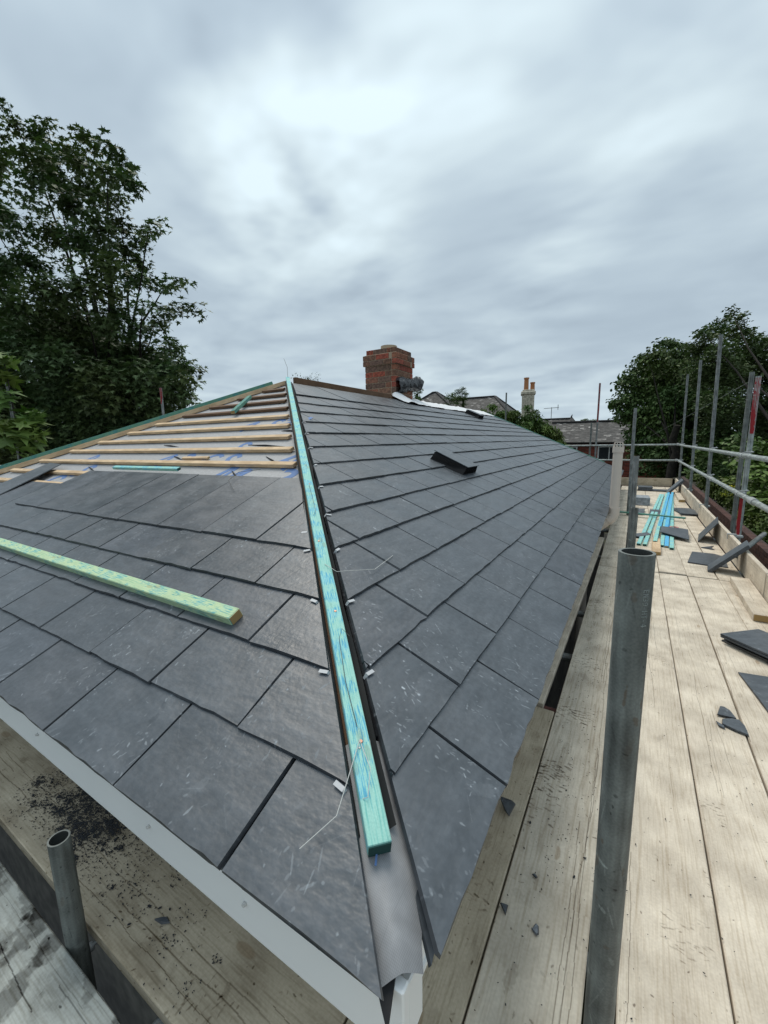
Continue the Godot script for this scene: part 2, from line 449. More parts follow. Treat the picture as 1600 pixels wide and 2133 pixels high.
# sawn softwood, x along the grain. mode 0 weathered scaffold board, 1 fresh batten, 2 treated batten, 3 dirty board
func make_wood(w: int, h: int, sd: int, mode: int) -> Array:
	var warp := noise(sd, 0.0022, 2)
	var ring := noise(sd + 1, 0.06, 3)
	var fibre := streaks(noise(sd + 2, 0.22, 3), w, h, 16)
	var cloud := field(noise(sd + 3, 0.006, 4), w, h)
	var grit := field(noise(sd + 4, 0.16, 2), w, h)
	var marks := PackedFloat32Array()
	marks.resize(w * h)
	var jag := noise(sd + 5, 0.14, 3)
	var broad := noise(sd + 6, 0.035, 4)
	var knots := []
	for i in (4 if mode != 1 and mode != 2 else 9):
		knots.append(Vector3(rnd(0, w), rnd(0, h), rnd(5, 12)))
	if mode != 1 and mode != 2:
		for c in 17:                                      # shakes: long dark splits
			var x := rnd(0, w)
			var y := rnd(0, h)
			var deepness := rnd(0.25, 1.0)
			for i in int(rnd(150, 750)):
				y += jag.get_noise_2d(x * 0.08, c * 40.0) * 0.16
				x += 1.0
				var k := posmod(int(y), h) * w + posmod(int(x), w)
				marks[k] -= 74.0 * deepness
				if c % 3 == 0: marks[posmod(int(y) + 1, h) * w + posmod(int(x), w)] -= 40.0
		for c in (250 if mode != 3 else 500):             # grit and slate crumbs trodden in
			stain(marks, w, h, rnd(0, w), rnd(0, h), rnd(1, 4.5), rnd(0.7, 1.8), rnd(-1.5, 1.5), -rnd(14, 75), jag)
		for c in 26:
			stain(marks, w, h, rnd(0, w), rnd(0, h), rnd(6, 26), rnd(4, 12), rnd(-0.5, 0.5), -rnd(5, 20), jag)
		for c in 14:                                      # faint foot marks and tide lines
			stain(marks, w, h, rnd(0, w), rnd(0, h), rnd(20, 80), rnd(8, 30), rnd(-0.5, 0.5), -rnd(2, 8), broad)
		if mode == 3:
			for c in 9:                                   # wet dark stains
				stain(marks, w, h, rnd(0, w), rnd(0, h), rnd(25, 95), rnd(14, 44), rnd(-0.7, 0.7), -rnd(4, 16), broad)
		if mode == 5:
			for c in 60:                                  # slurry of slate dust, wiped and dried
				stain(marks, w, h, rnd(0, w), rnd(0, h), rnd(14, 110), rnd(8, 40), rnd(0.2, 1.4), -rnd(8, 52), broad)
		for c in (6 if mode != 4 else 13):                # smears of slate dust across the board
			var x := rnd(0, w)
			var y := rnd(0, h)
			for s in 42:
				stain(marks, w, h, x + rnd(-34, 34) + rnd(-24, 24), y + rnd(-40, 40), rnd(2, 10), rnd(0.8, 2.4), PI / 2 + rnd(-0.5, 0.5), -rnd(8, 44) * (1.0 if mode != 4 else 1.5), jag)
	elif mode == 2:
		for c in 40:
			stain(marks, w, h, rnd(0, w), rnd(0, h), rnd(8, 60), rnd(2, 8), rnd(-0.1, 0.1), -rnd(4, 20), jag)
	var d := PackedByteArray()
	d.resize(w * h * 3)
	var b := PackedByteArray()
	b.resize(w * h)
	var base := [Vector3(204, 193, 176), Vector3(207, 180, 146), Vector3(158, 208, 196), Vector3(182, 170, 149), Vector3(197, 187, 170), Vector3(172, 170, 160)][mode] as Vector3
	var dark := [Vector3(179, 165, 145), Vector3(182, 149, 110), Vector3(106, 180, 172), Vector3(152, 140, 119), Vector3(170, 157, 138), Vector3(146, 142, 130)][mode] as Vector3
	for y in h:
		for x in w:
			var i := y * w + x
			var yy := y + warp.get_noise_2d(x * 0.5, y * 0.4) * 15.0
			var dim := 0.0
			for k in knots:
				var dx: float = (x - k.x) / 2.6
				var dy: float = y - k.y
				var q: float = (dx * dx + dy * dy) / (k.z * k.z)
				if absf(dy) < 30.0 and q < 9.0:
					yy += signf(dy) * k.z * 0.7 * exp(-q * 0.5)
					if q < 1.0: dim = maxf(dim, minf(1.0, (1.0 - q) * 2.5))
			var g := ring.get_noise_2d(x * 0.012, yy * 1.9) * 0.5 + 0.5
			g = clampf(smoothstep(0.45, 0.8, g) * 0.5 + (fibre[i] - 128) * 0.0052, 0, 1)
			var c := base.lerp(dark, g)
			var v := (cloud[i] - 128) * (0.16 if mode != 2 else 0.1) + (grit[i] - 128) * 0.06 + marks[i]
			if mode == 2:
				var blue := smoothstep(126.0, 235.0, float(cloud[i])) * 0.3 + clampf((fibre[i] - 124) * 0.022, 0, 0.75) * smoothstep(105.0, 150.0, float(cloud[i]))
				c = c.lerp(Vector3(70, 154, 190), clampf(blue, 0, 0.8))
			c = c.lerp(Vector3(112, 84, 56), dim * (0.26 if mode != 2 else 0.15))
			d[i * 3] = clampi(int(c.x + v), 0, 255)
			d[i * 3 + 1] = clampi(int(c.y + v), 0, 255)
			d[i * 3 + 2] = clampi(int(c.z + v * 0.95), 0, 255)
			b[i] = clampi(int(150 - g * 40 + (fibre[i] - 128) * 0.3 + marks[i] * 0.8), 0, 255)
	return [rgb_image(w, h, d), grey_image(w, h, b)]

# two-tone mottle, for metal, render, brick faces, bark, tarpaulin
func make_mottle(w: int, h: int, sd: int, a: Color, b: Color, f1: float, f2: float, stretch := 1) -> ImageTexture:
	var n1 := streaks(noise(sd, f1, 5), w, h, stretch) if stretch > 1 else field(noise(sd, f1, 5), w, h)
	var n2 := field(noise(sd + 1, f2, 3), w, h)
	var d := PackedByteArray()
	d.resize(w * h * 3)
	for i in w * h:
		var t := clampf((n1[i] - 70) / 116.0, 0, 1)
		var v := 1.0 + (n2[i] - 128) * 0.0016
		d[i * 3] = clampi(int(lerpf(a.r, b.r, t) * 255 * v), 0, 255)
		d[i * 3 + 1] = clampi(int(lerpf(a.g, b.g, t) * 255 * v), 0, 255)
		d[i * 3 + 2] = clampi(int(lerpf(a.b, b.b, t) * 255 * v), 0, 255)
	return rgb_image(w, h, d)

# old slates far away, with lichen: courses are only a pixel or two deep from here
func make_far_slates() -> ImageTexture:
	var w := 512
	var h := 512
	var n := noise(61, 0.012, 4)
	var d := PackedByteArray()
	d.resize(w * h * 3)
	var tone := {}
	for y in h:
		var row := y / 16
		for x in w:
			var col := (x + (row % 2) * 11 + row * 5) / 22
			var key := row * 97 + col
			if not tone.has(key):
				var q := rng.randf()
				tone[key] = rnd(0.75, 1.15) * (1.0 if q > 0.16 + n.get_noise_2d(x, y) * 0.8 else rnd(1.3, 2.0))
			var t: float = tone[key]
			if y % 16 < 2: t *= 0.45
			if (x + (row % 2) * 11 + row * 5) % 22 == 0: t *= 0.6
			t *= 1.0 + n.get_noise_2d(x * 3, y * 3) * 0.3
			var i := (y * w + x) * 3
			d[i] = clampi(int(74 * t), 0, 255)
			d[i + 1] = clampi(int(72 * t), 0, 255)
			d[i + 2] = clampi(int(70 * t), 0, 255)
	return rgb_image(w, h, d)

func make_far_bricks() -> ImageTexture:
	var w := 256
	var h := 256
	var d := PackedByteArray()
	d.resize(w * h * 3)
	var tone := {}
	for y in h:
		var row := y / 16
		for x in w:
			var xx := x + (row % 2) * 21
			var key := row * 31 + xx / 42
			if not tone.has(key): tone[key] = rnd(0.75, 1.2)
			var t: float = tone[key]
			var i := (y * w + x) * 3
			var joint := y % 16 < 2 or xx % 42 < 2
			d[i] = clampi(int((118 if joint else 122 * t)), 0, 255)
			d[i + 1] = clampi(int((96 if joint else 58 * t)), 0, 255)
			d[i + 2] = clampi(int((82 if joint else 44 * t)), 0, 255)
	return rgb_image(w, h, d)

# weathered galvanised tube, x along it: streaks, scrapes, rust spots and cement splashes
func make_steel() -> ImageTexture:
	var w := 1024
	var h := 128
	var long := streaks(noise(50, 0.05, 4), w, h, 16)
	var soft := field(noise(51, 0.01, 3), w, h)
	var fine := field(noise(52, 0.2, 2), w, h)
	var marks := PackedFloat32Array()
	marks.resize(w * h)
	var rust := PackedFloat32Array()
	rust.resize(w * h)
	var sd := noise(53, 0.1, 3)
	for i in 70: stain(marks, w, h, rnd(0, w), rnd(0, h), rnd(4, 40), rnd(0.6, 1.4), rnd(-0.3, 0.3), rnd(-26, 30), sd)
	for i in 40: stain(marks, w, h, rnd(0, w), rnd(0, h), rnd(1.5, 5), rnd(1, 3), rnd(0, 3), -rnd(20, 55), sd)
	for i in 12: stain(marks, w, h, rnd(0, w), rnd(0, h), rnd(4, 14), rnd(3, 8), rnd(0, 3), rnd(15, 45), sd)
	for i in 26: stain(rust, w, h, rnd(0, w), rnd(0, h), rnd(3, 22), rnd(1.5, 6), rnd(-0.3, 0.3), rnd(0.1, 0.4), sd)
	var d := PackedByteArray()
	d.resize(w * h * 3)
	for i in w * h:
		var v := 121.0 + (long[i] - 128) * 0.22 + (soft[i] - 128) * 0.16 + (fine[i] - 128) * 0.10 + marks[i]
		var r := clampf(rust[i], 0, 0.6)
		d[i * 3] = clampi(int(lerpf(v * 0.985, 96.0, r)), 0, 255)
		d[i * 3 + 1] = clampi(int(lerpf(v * 1.01, 66.0, r)), 0, 255)
		d[i * 3 + 2] = clampi(int(lerpf(v * 1.0, 46.0, r)), 0, 255)
	return rgb_image(w, h, d)

func make_weave() -> ImageTexture:
	var w := 512
	var h := 512
	var n := field(noise(71, 0.012, 4), w, h)
	var d := PackedByteArray()
	d.resize(w * h * 3)
	for y in h:
		for x in w:
			var i := y * w + x
			var g := 170.0 + (n[i] - 128) * 0.09 - (16.0 if x % 5 == 0 else 0.0) - (13.0 if y % 5 == 0 else 0.0)
			d[i * 3] = clampi(int(g * 0.98), 0, 255)
			d[i * 3 + 1] = clampi(int(g * 0.98), 0, 255)
			d[i * 3 + 2] = clampi(int(g * 0.985), 0, 255)
	return rgb_image(w, h, d)

func mat(albedo: Color, rough := 0.8, tex: Texture2D = null, scale := Vector3.ONE, bump: Texture2D = null, deep := 0.0) -> StandardMaterial3D:
	var m := StandardMaterial3D.new()
	m.albedo_color = albedo
	m.roughness = rough
	m.metallic_specular = 0.5
	m.vertex_color_use_as_albedo = true
	m.cull_mode = BaseMaterial3D.CULL_DISABLED
	if tex: m.albedo_texture = tex
	m.uv1_scale = scale
	if bump:
		m.heightmap_enabled = true
		m.heightmap_texture = bump
		m.heightmap_scale = deep
	return m

func lin(r: float, g: float, b: float) -> Color:
	return Color(r, g, b).linear_to_srgb()

func make_materials() -> void:
	make_slate_textures()
	M.slate = mat(Color(1, 1, 1), 1.0, M.slate_tex, Vector3(0.72, 0.72, 1), M.slate_bump, 0.24)
	M.slate.metallic_specular = 0.68
	M.slate.roughness_texture = M.slate_rough
	M.slate.roughness_texture_channel = BaseMaterial3D.TEXTURE_CHANNEL_RED
	var board := make_wood(2048, 512, 20, 0)
	M.board = mat(Color(1, 1, 1), 0.9, board[0], Vector3(0.36, 1.44, 1), board[1], 0.16)
	M.board.metallic_specular = 0.25
	var dirty := make_wood(1024, 384, 40, 3)
	M.dirty = mat(Color(1, 1, 1), 0.9, dirty[0], Vector3(0.62, 1.65, 1), dirty[1], 0.16)
	M.dirty.metallic_specular = 0.25
	var scuffed := make_wood(1024, 384, 90, 4)
	M.scuffed = mat(Color(1, 1, 1), 0.9, scuffed[0], Vector3(0.5, 1.33, 1), scuffed[1], 0.16)
	M.scuffed.metallic_specular = 0.25
	var slurry := make_wood(1024, 384, 95, 5)
	M.grey_board = mat(Color(0.97, 1.0, 1.03), 0.9, slurry[0], Vector3(0.7, 1.9, 1), slurry[1], 0.16)
	M.grey_board.metallic_specular = 0.25
	var fresh := make_wood(1024, 256, 30, 1)
	M.batten = mat(Color(1, 1, 1), 0.85, fresh[0], Vector3(0.6, 2.4, 1), fresh[1], 0.08)
	M.old_batten = mat(Color(0.52, 0.46, 0.43), 0.85, fresh[0], Vector3(0.6, 2.4, 1), fresh[1], 0.08)
	var green := make_wood(1024, 256, 35, 2)
	M.treated = mat(Color(1, 1, 1), 0.8, green[0], Vector3(1.1, 4.4, 1), green[1], 0.08)
	M.treated_blue = mat(Color(0.66, 0.9, 1.12), 0.8, green[0], Vector3(1.1, 4.4, 1), green[1], 0.08)
	M.treated_pale = mat(Color(1.2, 1.01, 0.86), 0.8, green[0], Vector3(1.1, 4.4, 1), green[1], 0.08)
	M.treated_dull = mat(Color(0.66, 0.72, 0.66), 0.8, green[0], Vector3(1.1, 4.4, 1), green[1], 0.08)
	M.end_grain = mat(lin(0.33, 0.22, 0.09), 0.9)
	M.green_end = mat(lin(0.012, 0.06, 0.055), 0.9)
	var galv := make_steel()
	M.steel = mat(Color(1, 1, 1), 0.62, galv, Vector3(0.9, 6.6, 1))
	M.steel_dark = mat(Color(0.86, 0.87, 0.85), 0.6, galv, Vector3(0.9, 6.6, 1))
	M.steel_light = mat(Color(1.24, 1.26, 1.25), 0.5, galv, Vector3(0.9, 6.6, 1))
	for k in ["steel", "steel_light"]: M[k].metallic = 0.25
	M.zinc = mat(lin(0.42, 0.43, 0.42), 0.4)
	M.zinc.metallic = 0.4
	M.red_paint = mat(Color(1, 1, 1), 0.5, make_mottle(256, 256, 55, Color(0.42, 0.02, 0.06), Color(0.62, 0.05, 0.1), 0.03, 0.1))
	M.rust = mat(lin(0.10, 0.03, 0.025), 0.7)
	M.fascia = mat(lin(0.86, 0.87, 0.86), 0.35)
	M.felt = mat(lin(0.012, 0.012, 0.013), 0.8)
	M.membrane = mat(Color(1, 1, 1), 0.6, make_weave(), Vector3(5, 5, 1))
	M.silver = mat(Color(0.84, 0.85, 0.86), 0.5, M.membrane.albedo_texture, Vector3(3.3, 3.3, 1))
	M.silver.metallic = 0.15
	M.white_sheet = mat(lin(0.7, 0.71, 0.72), 0.7)
	M.print = mat(lin(0.10, 0.19, 0.40), 0.7)
	M.clip = mat(lin(0.5, 0.51, 0.52), 0.45)
	M.copper = mat(lin(0.60, 0.30, 0.20), 0.45)
	M.copper.metallic = 0.3
	M.wire = mat(lin(0.55, 0.55, 0.52), 0.45)
	M.dark_wire = mat(lin(0.05, 0.05, 0.045), 0.5)
	M.plastic = mat(lin(0.009, 0.009, 0.010), 0.55)
	M.plastic.metallic_specular = 0.3
	M.bag = mat(lin(0.03, 0.03, 0.033), 0.34)
	M.upvc = mat(lin(0.60, 0.53, 0.46), 0.45)
	M.block_wall = mat(Color(1, 1, 1), 0.95, make_mottle(256, 256, 59, Color(0.25, 0.24, 0.23), Color(0.32, 0.31, 0.29), 0.01, 0.08), Vector3(0.4, 0.4, 1))
	M.brick = mat(Color(1, 1, 1), 0.92, make_mottle(256, 256, 64, Color(0.75, 0.75, 0.75), Color(1, 1, 1), 0.03, 0.12), Vector3(2.2, 2.2, 1))
	M.mortar = mat(lin(0.36, 0.28, 0.2), 0.95)
	M.clay = mat(lin(0.42, 0.34, 0.24), 0.9)
	M.terracotta = mat(lin(0.42, 0.18, 0.08), 0.85)
	M.render = mat(Color(1, 1, 1), 0.9, make_mottle(256, 256, 66, Color(0.80, 0.77, 0.70), Color(0.70, 0.67, 0.60), 0.008, 0.05, 2), Vector3(0.3, 0.3, 1))
	M.far_slate = mat(Color(1, 1, 1), 0.75, make_far_slates(), Vector3(0.16, 0.2, 1))
	M.ridge_tile = mat(lin(0.035, 0.033, 0.033), 0.8)
	M.far_brick = mat(Color(1, 1, 1), 0.9, make_far_bricks(), Vector3(0.4, 0.75, 1))
	M.white_paint = mat(lin(0.6, 0.6, 0.58), 0.5)
	M.glass = mat(lin(0.03, 0.035, 0.04), 0.1)
	M.grey_block = mat(Color(1, 1, 1), 0.85, make_mottle(128, 128, 68, Color(0.5, 0.53, 0.55), Color(0.58, 0.6, 0.62), 0.03, 0.1))
	M.bark = mat(Color(1, 1, 1), 0.95, make_mottle(256, 256, 73, Color(0.11, 0.10, 0.08), Color(0.2, 0.18, 0.15), 0.03, 0.1, 3), Vector3(0.8, 0.8, 1))
	M.pale_bark = mat(Color(1.5, 1.5, 1.4), 0.95, M.bark.albedo_texture, Vector3(0.8, 0.8, 1))
	M.soil = mat(Color(1, 1, 1), 0.95, make_mottle(256, 256, 75, Color(0.16, 0.15, 0.12), Color(0.22, 0.22, 0.14), 0.02, 0.08), Vector3(0.15, 0.15, 1))
	M.tape = mat(lin(0.55, 0.22, 0.2), 0.5)

func leaf_material(c: Color, through: Color) -> StandardMaterial3D:
	var m := mat(c, 0.55)
	m.metallic_specular = 0.35
	m.backlight_enabled = true
	m.backlight = through
	return m

# ---------------------------------------------------------------- the sky: a layer of cloud, evaluated for every direction
func make_sky() -> ImageTexture:
	var w := 2048
	var h := 1024
	var im := Image.create(w, h, false, Image.FORMAT_RGBF)
	var roll := noise(101, 0.62, 4)
	var wide := noise(102, 0.27, 3)
	var wisp := noise(103, 1.7, 4)
	# thin places in the cloud where more light comes through: direction, spread, amount
	var thin := [[Vector3(-0.523, 0.572, -0.632), 0.17, 0.20], [Vector3(-0.323, 0.584, -0.745), 0.15, 0.17], [Vector3(-0.524, 0.492, -0.695), 0.11, 0.15], [Vector3(-0.654, 0.432, -0.621), 0.08, 0.19],
		[Vector3(-0.674, 0.531, -0.514), 0.10, 0.10], [Vector3(-0.033, 0.513, -0.858), 0.14, 0.13], [Vector3(-0.165, 0.355, -0.92), 0.08, 0.13], [Vector3(-0.479, 0.346, -0.807), 0.07, 0.08],
		[Vector3(-0.383, 0.471, -0.794), 0.13, -0.09], [Vector3(-0.741, 0.515, -0.431), 0.16, -0.07], [Vector3(-0.122, 0.549, -0.827), 0.10, -0.07], [Vector3(-0.292, 0.408, -0.865), 0.11, -0.08],
		[Vector3(-0.739, 0.329, -0.589), 0.12, -0.03], [Vector3(0.001, 0.258, -0.966), 0.16, -0.09]]
	for y in h:
		var el := PI * (0.5 - (y + 0.5) / h)
		var s := sin(el)
		var c := cos(el)
		if s < -0.02:
			im.fill_rect(Rect2i(0, y, w, 1), Color(0.10, 0.11, 0.09))
			continue
		for x in w:
			var az := TAU * (x + 0.5) / w
			var d := Vector3(sin(az) * c, s, -cos(az) * c)
			var k := 1.0 / (maxf(s, 0.0) + 0.085)
			var px := d.x * k
			var pz := d.z * k
			var bend := wide.get_noise_2d(px * 0.8 + 40, pz * 0.8) * 0.6
			var a := roll.get_noise_2d(px * 0.5 + bend, pz * 0.75 - bend * 0.4)
			var b := wisp.get_noise_2d(px * 0.5 + bend * 1.4, pz * 0.55 + a)
			var puff := wisp.get_noise_2d(px * 1.0 + bend * 0.6, pz * 1.15 + 70)
			var big := wide.get_noise_2d(px * 0.6, pz * 0.9 + 90)
			var v := 0.486 + 0.07 * a + 0.045 * b + 0.045 * big + 0.08 * puff
			for t in thin:
				var q: float = d.distance_squared_to(t[0]) / (t[1] * t[1])
				if q < 5.0: v += t[2] * 0.40 * exp(-q * 0.8) * (0.8 + a * 0.7 + puff * 1.8)
			v = clampf(v, 0.27, 0.68)
			v += 0.05 * smoothstep(0.2, 0.0, s)
			var warm := smoothstep(0.38, 0.6, v)
			var tint := Vector3(0.785, 0.965, 1.13).lerp(Vector3(0.86, 1.018, 1.10), warm)
			var e := 1.0 + 0.5 * s * s * s
			im.set_pixel(x, y, Color(tint.x * v * e, tint.y * v * e, tint.z * v * e))
	return ImageTexture.create_from_image(im)

func make_camera_and_light() -> void:
	var cam := Camera3D.new()
	cam.name = "camera"
	cam.transform = Transform3D(Basis(Vector3(0.8562, -0.0186, -0.5163), Vector3(-0.0702, 0.9859, -0.1519), Vector3(0.5119, 0.1663, 0.8428)).orthonormalized(), Vector3.ZERO)
	cam.fov = 102.43
	cam.near = 0.05
	cam.far = 400.0
	add_child(cam)
	cam.current = true
	var sky := Sky.new()
	var sm := PanoramaSkyMaterial.new()
	sm.panorama = make_sky()
	sky.sky_material = sm
	var env := Environment.new()
	env.background_mode = Environment.BG_SKY
	env.sky = sky
	env.tonemap_mode = Environment.TONE_MAPPER_LINEAR
	env.tonemap_exposure = 1.3
	env.sdfgi_enabled = true
	env.ssao_enabled = true
	env.ssil_enabled = true
	var we := WorldEnvironment.new()
	we.name = "world_environment"
	we.environment = env
	add_child(we)
	var sun := DirectionalLight3D.new()
	sun.name = "sun"
	sun.light_color = Color(1.0, 0.965, 0.91)
	sun.light_energy = 0.5
	sun.light_angular_distance = 35.0
	sun.shadow_enabled = true
	add_child(sun)
	sun.look_at_from_position(Vector3(-4, 10, -3.5), Vector3.ZERO)

func _ready() -> void:
	rng.seed = 2024
	make_camera_and_light()
	make_materials()
	build_ground()
	build_house()
	build_scaffold()
	build_boards()
	build_neighbours()
	build_trees()
	build_loose_things()

# ---------------------------------------------------------------- setting
func build_ground() -> void:
	var st := begin()
	face(st, [Vector3(-180, GROUND, 180), Vector3(180, GROUND, 180), Vector3(180, GROUND, -180), Vector3(-180, GROUND, -180)], [Vector2(-180, 180), Vector2(180, 180), Vector2(180, -180), Vector2(-180, -180)])
	tag(put("ground", st.commit(), M.soil), "", "", "", "structure")
	st = begin()                                       # the higher garden behind the boundary wall, rising away from it
	var n := noise(7, 0.35, 3)
	for i in 14:
		for j in 22:
			var c := []
			var uv := []
			for q in [[0, 0], [0, 1], [1, 1], [1, 0]]:
				var x: float = 1.72 + (i + q[0]) * 0.85
				var z: float = 2.0 - (j + q[1]) * 1.3
				c.append(Vector3(x, -2.0 + (x - 1.7) * 0.16 + n.get_noise_2d(x, z) * 0.22, z))
				uv.append(Vector2(x, z))
			c.reverse()
			uv.reverse()
			face(st, c, uv)
	tag(put("raised_garden", st.commit(), M.soil), "", "", "", "structure")

# ---------------------------------------------------------------- the bungalow
func right_frame() -> Transform3D:            # x runs away from the eye along the eave, y up the slope, z out of it
	return Transform3D(Basis(Vector3(0, 0, -1), Vector3(-CS, SN, 0), Vector3(SN, CS, 0)), Vector3(XR, EAVE, 0))

func front_frame() -> Transform3D:            # x runs along the front eave, y up the slope, z out of it
	return Transform3D(Basis(Vector3(1, 0, 0), Vector3(0, SN, -CS), Vector3(0, CS, SN)), Vector3(0, EAVE, ZF))

func hip(r: float, lift := 0.0) -> Vector3:   # the near hip line, r metres in from the corner
	var d := Vector3(-1, RISE, -1).normalized()
	var up := (Vector3(SN, CS, 0) + Vector3(0, CS, SN)).normalized()
	return Vector3(XR - r, EAVE + RISE * r, ZF - r) + (up - d * up.dot(d)).normalized() * lift

func left_hip(r: float, lift := 0.0) -> Vector3:
	var d := Vector3(1, RISE, -1).normalized()
	var up := (Vector3(-SN, CS, 0) + Vector3(0, CS, SN)).normalized()
	return Vector3(XR - 2 * RUN + r, EAVE + RISE * r, ZF - r) + (up - d * up.dot(d)).normalized() * lift

func sheet(f: Transform3D, outline: PackedVector2Array, thick: float, at := 0.0) -> ArrayMesh:
	var st := begin()
	var n := outline.size()
	var tri := Geometry2D.triangulate_polygon(outline)
	for s in 2:
		for i in range(0, tri.size(), 3):
			var k := [tri[i], tri[i + 1], tri[i + 2]]
			var p := []
			var uv := []
			for j in k:
				p.append(f * Vector3(outline[j].x, outline[j].y, at - thick * s))
				uv.append(outline[j])
			if (p[1] - p[0]).cross(p[2] - p[0]).dot(f.basis.z) * (1 - 2 * s) < 0:
				p.reverse()
				uv.reverse()
			face(st, p, uv)
	for i in n:
		var j := (i + 1) % n
		face(st, [f * Vector3(outline[i].x, outline[i].y, at - thick), f * Vector3(outline[j].x, outline[j].y, at - thick), f * Vector3(outline[j].x, outline[j].y, at), f * Vector3(outline[i].x, outline[i].y, at)],
			[outline[i], outline[j], outline[j], outline[i]])
	return st.commit()

func slate_tint() -> Color:
	var v := rnd(0.84, 1.14)
	var q := rng.randf()
	return Color(v * (1.0 if q > 0.2 else 1.03), v, v * (1.0 if q < 0.7 else 1.035))

# one course of slates: edges are the joints between slates along its butt line
func course(f: Transform3D, edges: Array, v0: float, v1: float, gauge: float, clip: PackedVector2Array, list: Array) -> void:
	for i in edges.size() - 1:
		var x0: float = edges[i] + rnd(0.0006, 0.003)
		var x1: float = edges[i + 1] - rnd(0.0006, 0.003)
		var drop := rnd(-0.003, 0.003)
		var out := Geometry2D.intersect_polygons(ragged(x0, x1, v0 + drop, v1, rnd(-0.004, 0.004)), clip)
		if out.is_empty(): continue
		var poly: PackedVector2Array = out[0]
		for o in out:
			if o.size() > poly.size(): poly = o
		var clean := PackedVector2Array()                  # the cut may leave corners a hair apart
		for q in poly:
			if clean.is_empty() or (q.distance_to(clean[-1]) > 0.006 and q.distance_to(clean[0]) > 0.006): clean.append(q)
		poly = clean
		var thick := rnd(0.008, 0.0105)
		var rest := 0.0275 + rnd(0, 0.004)
		var slope := -rest / SLATE_LONG
		var twist := rnd(-0.003, 0.003)
		list.append([f, poly, thick, Vector3(twist, slope, -slope * (v0 + SLATE_LONG) - twist * (x0 + x1) * 0.5), (f * Vector3((x0 + x1) / 2, v0 + gauge * 0.5, 0)).length()])

func lay(list: Array, parent: Node3D, most: int) -> void:
	list.sort_custom(func(a, b): return a[4] < b[4])
	var rest := begin()
	for i in list.size():
		var s: Array = list[i]
		var st := begin() if i < most else rest
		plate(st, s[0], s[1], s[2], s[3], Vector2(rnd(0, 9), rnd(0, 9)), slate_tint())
		if i < most: put("slate", st.commit(), M.slate, parent)
	if list.size() > most:
		var o := put("slates_farther_off", rest.commit(), M.slate, parent)
		o.set_meta("kind", "stuff")

func joints(from: float, to: float, wide: float, jitter := 0.014) -> Array:
	var e := [from]
	var x := from
	var s := signf(to - from)
	while (to - x) * s > wide * 0.35:
		x += s * (wide + rnd(-jitter, jitter))
		if (to - x) * s < wide * 0.35: x = to
		e.append(x)
	if s < 0: e.reverse()
	return e

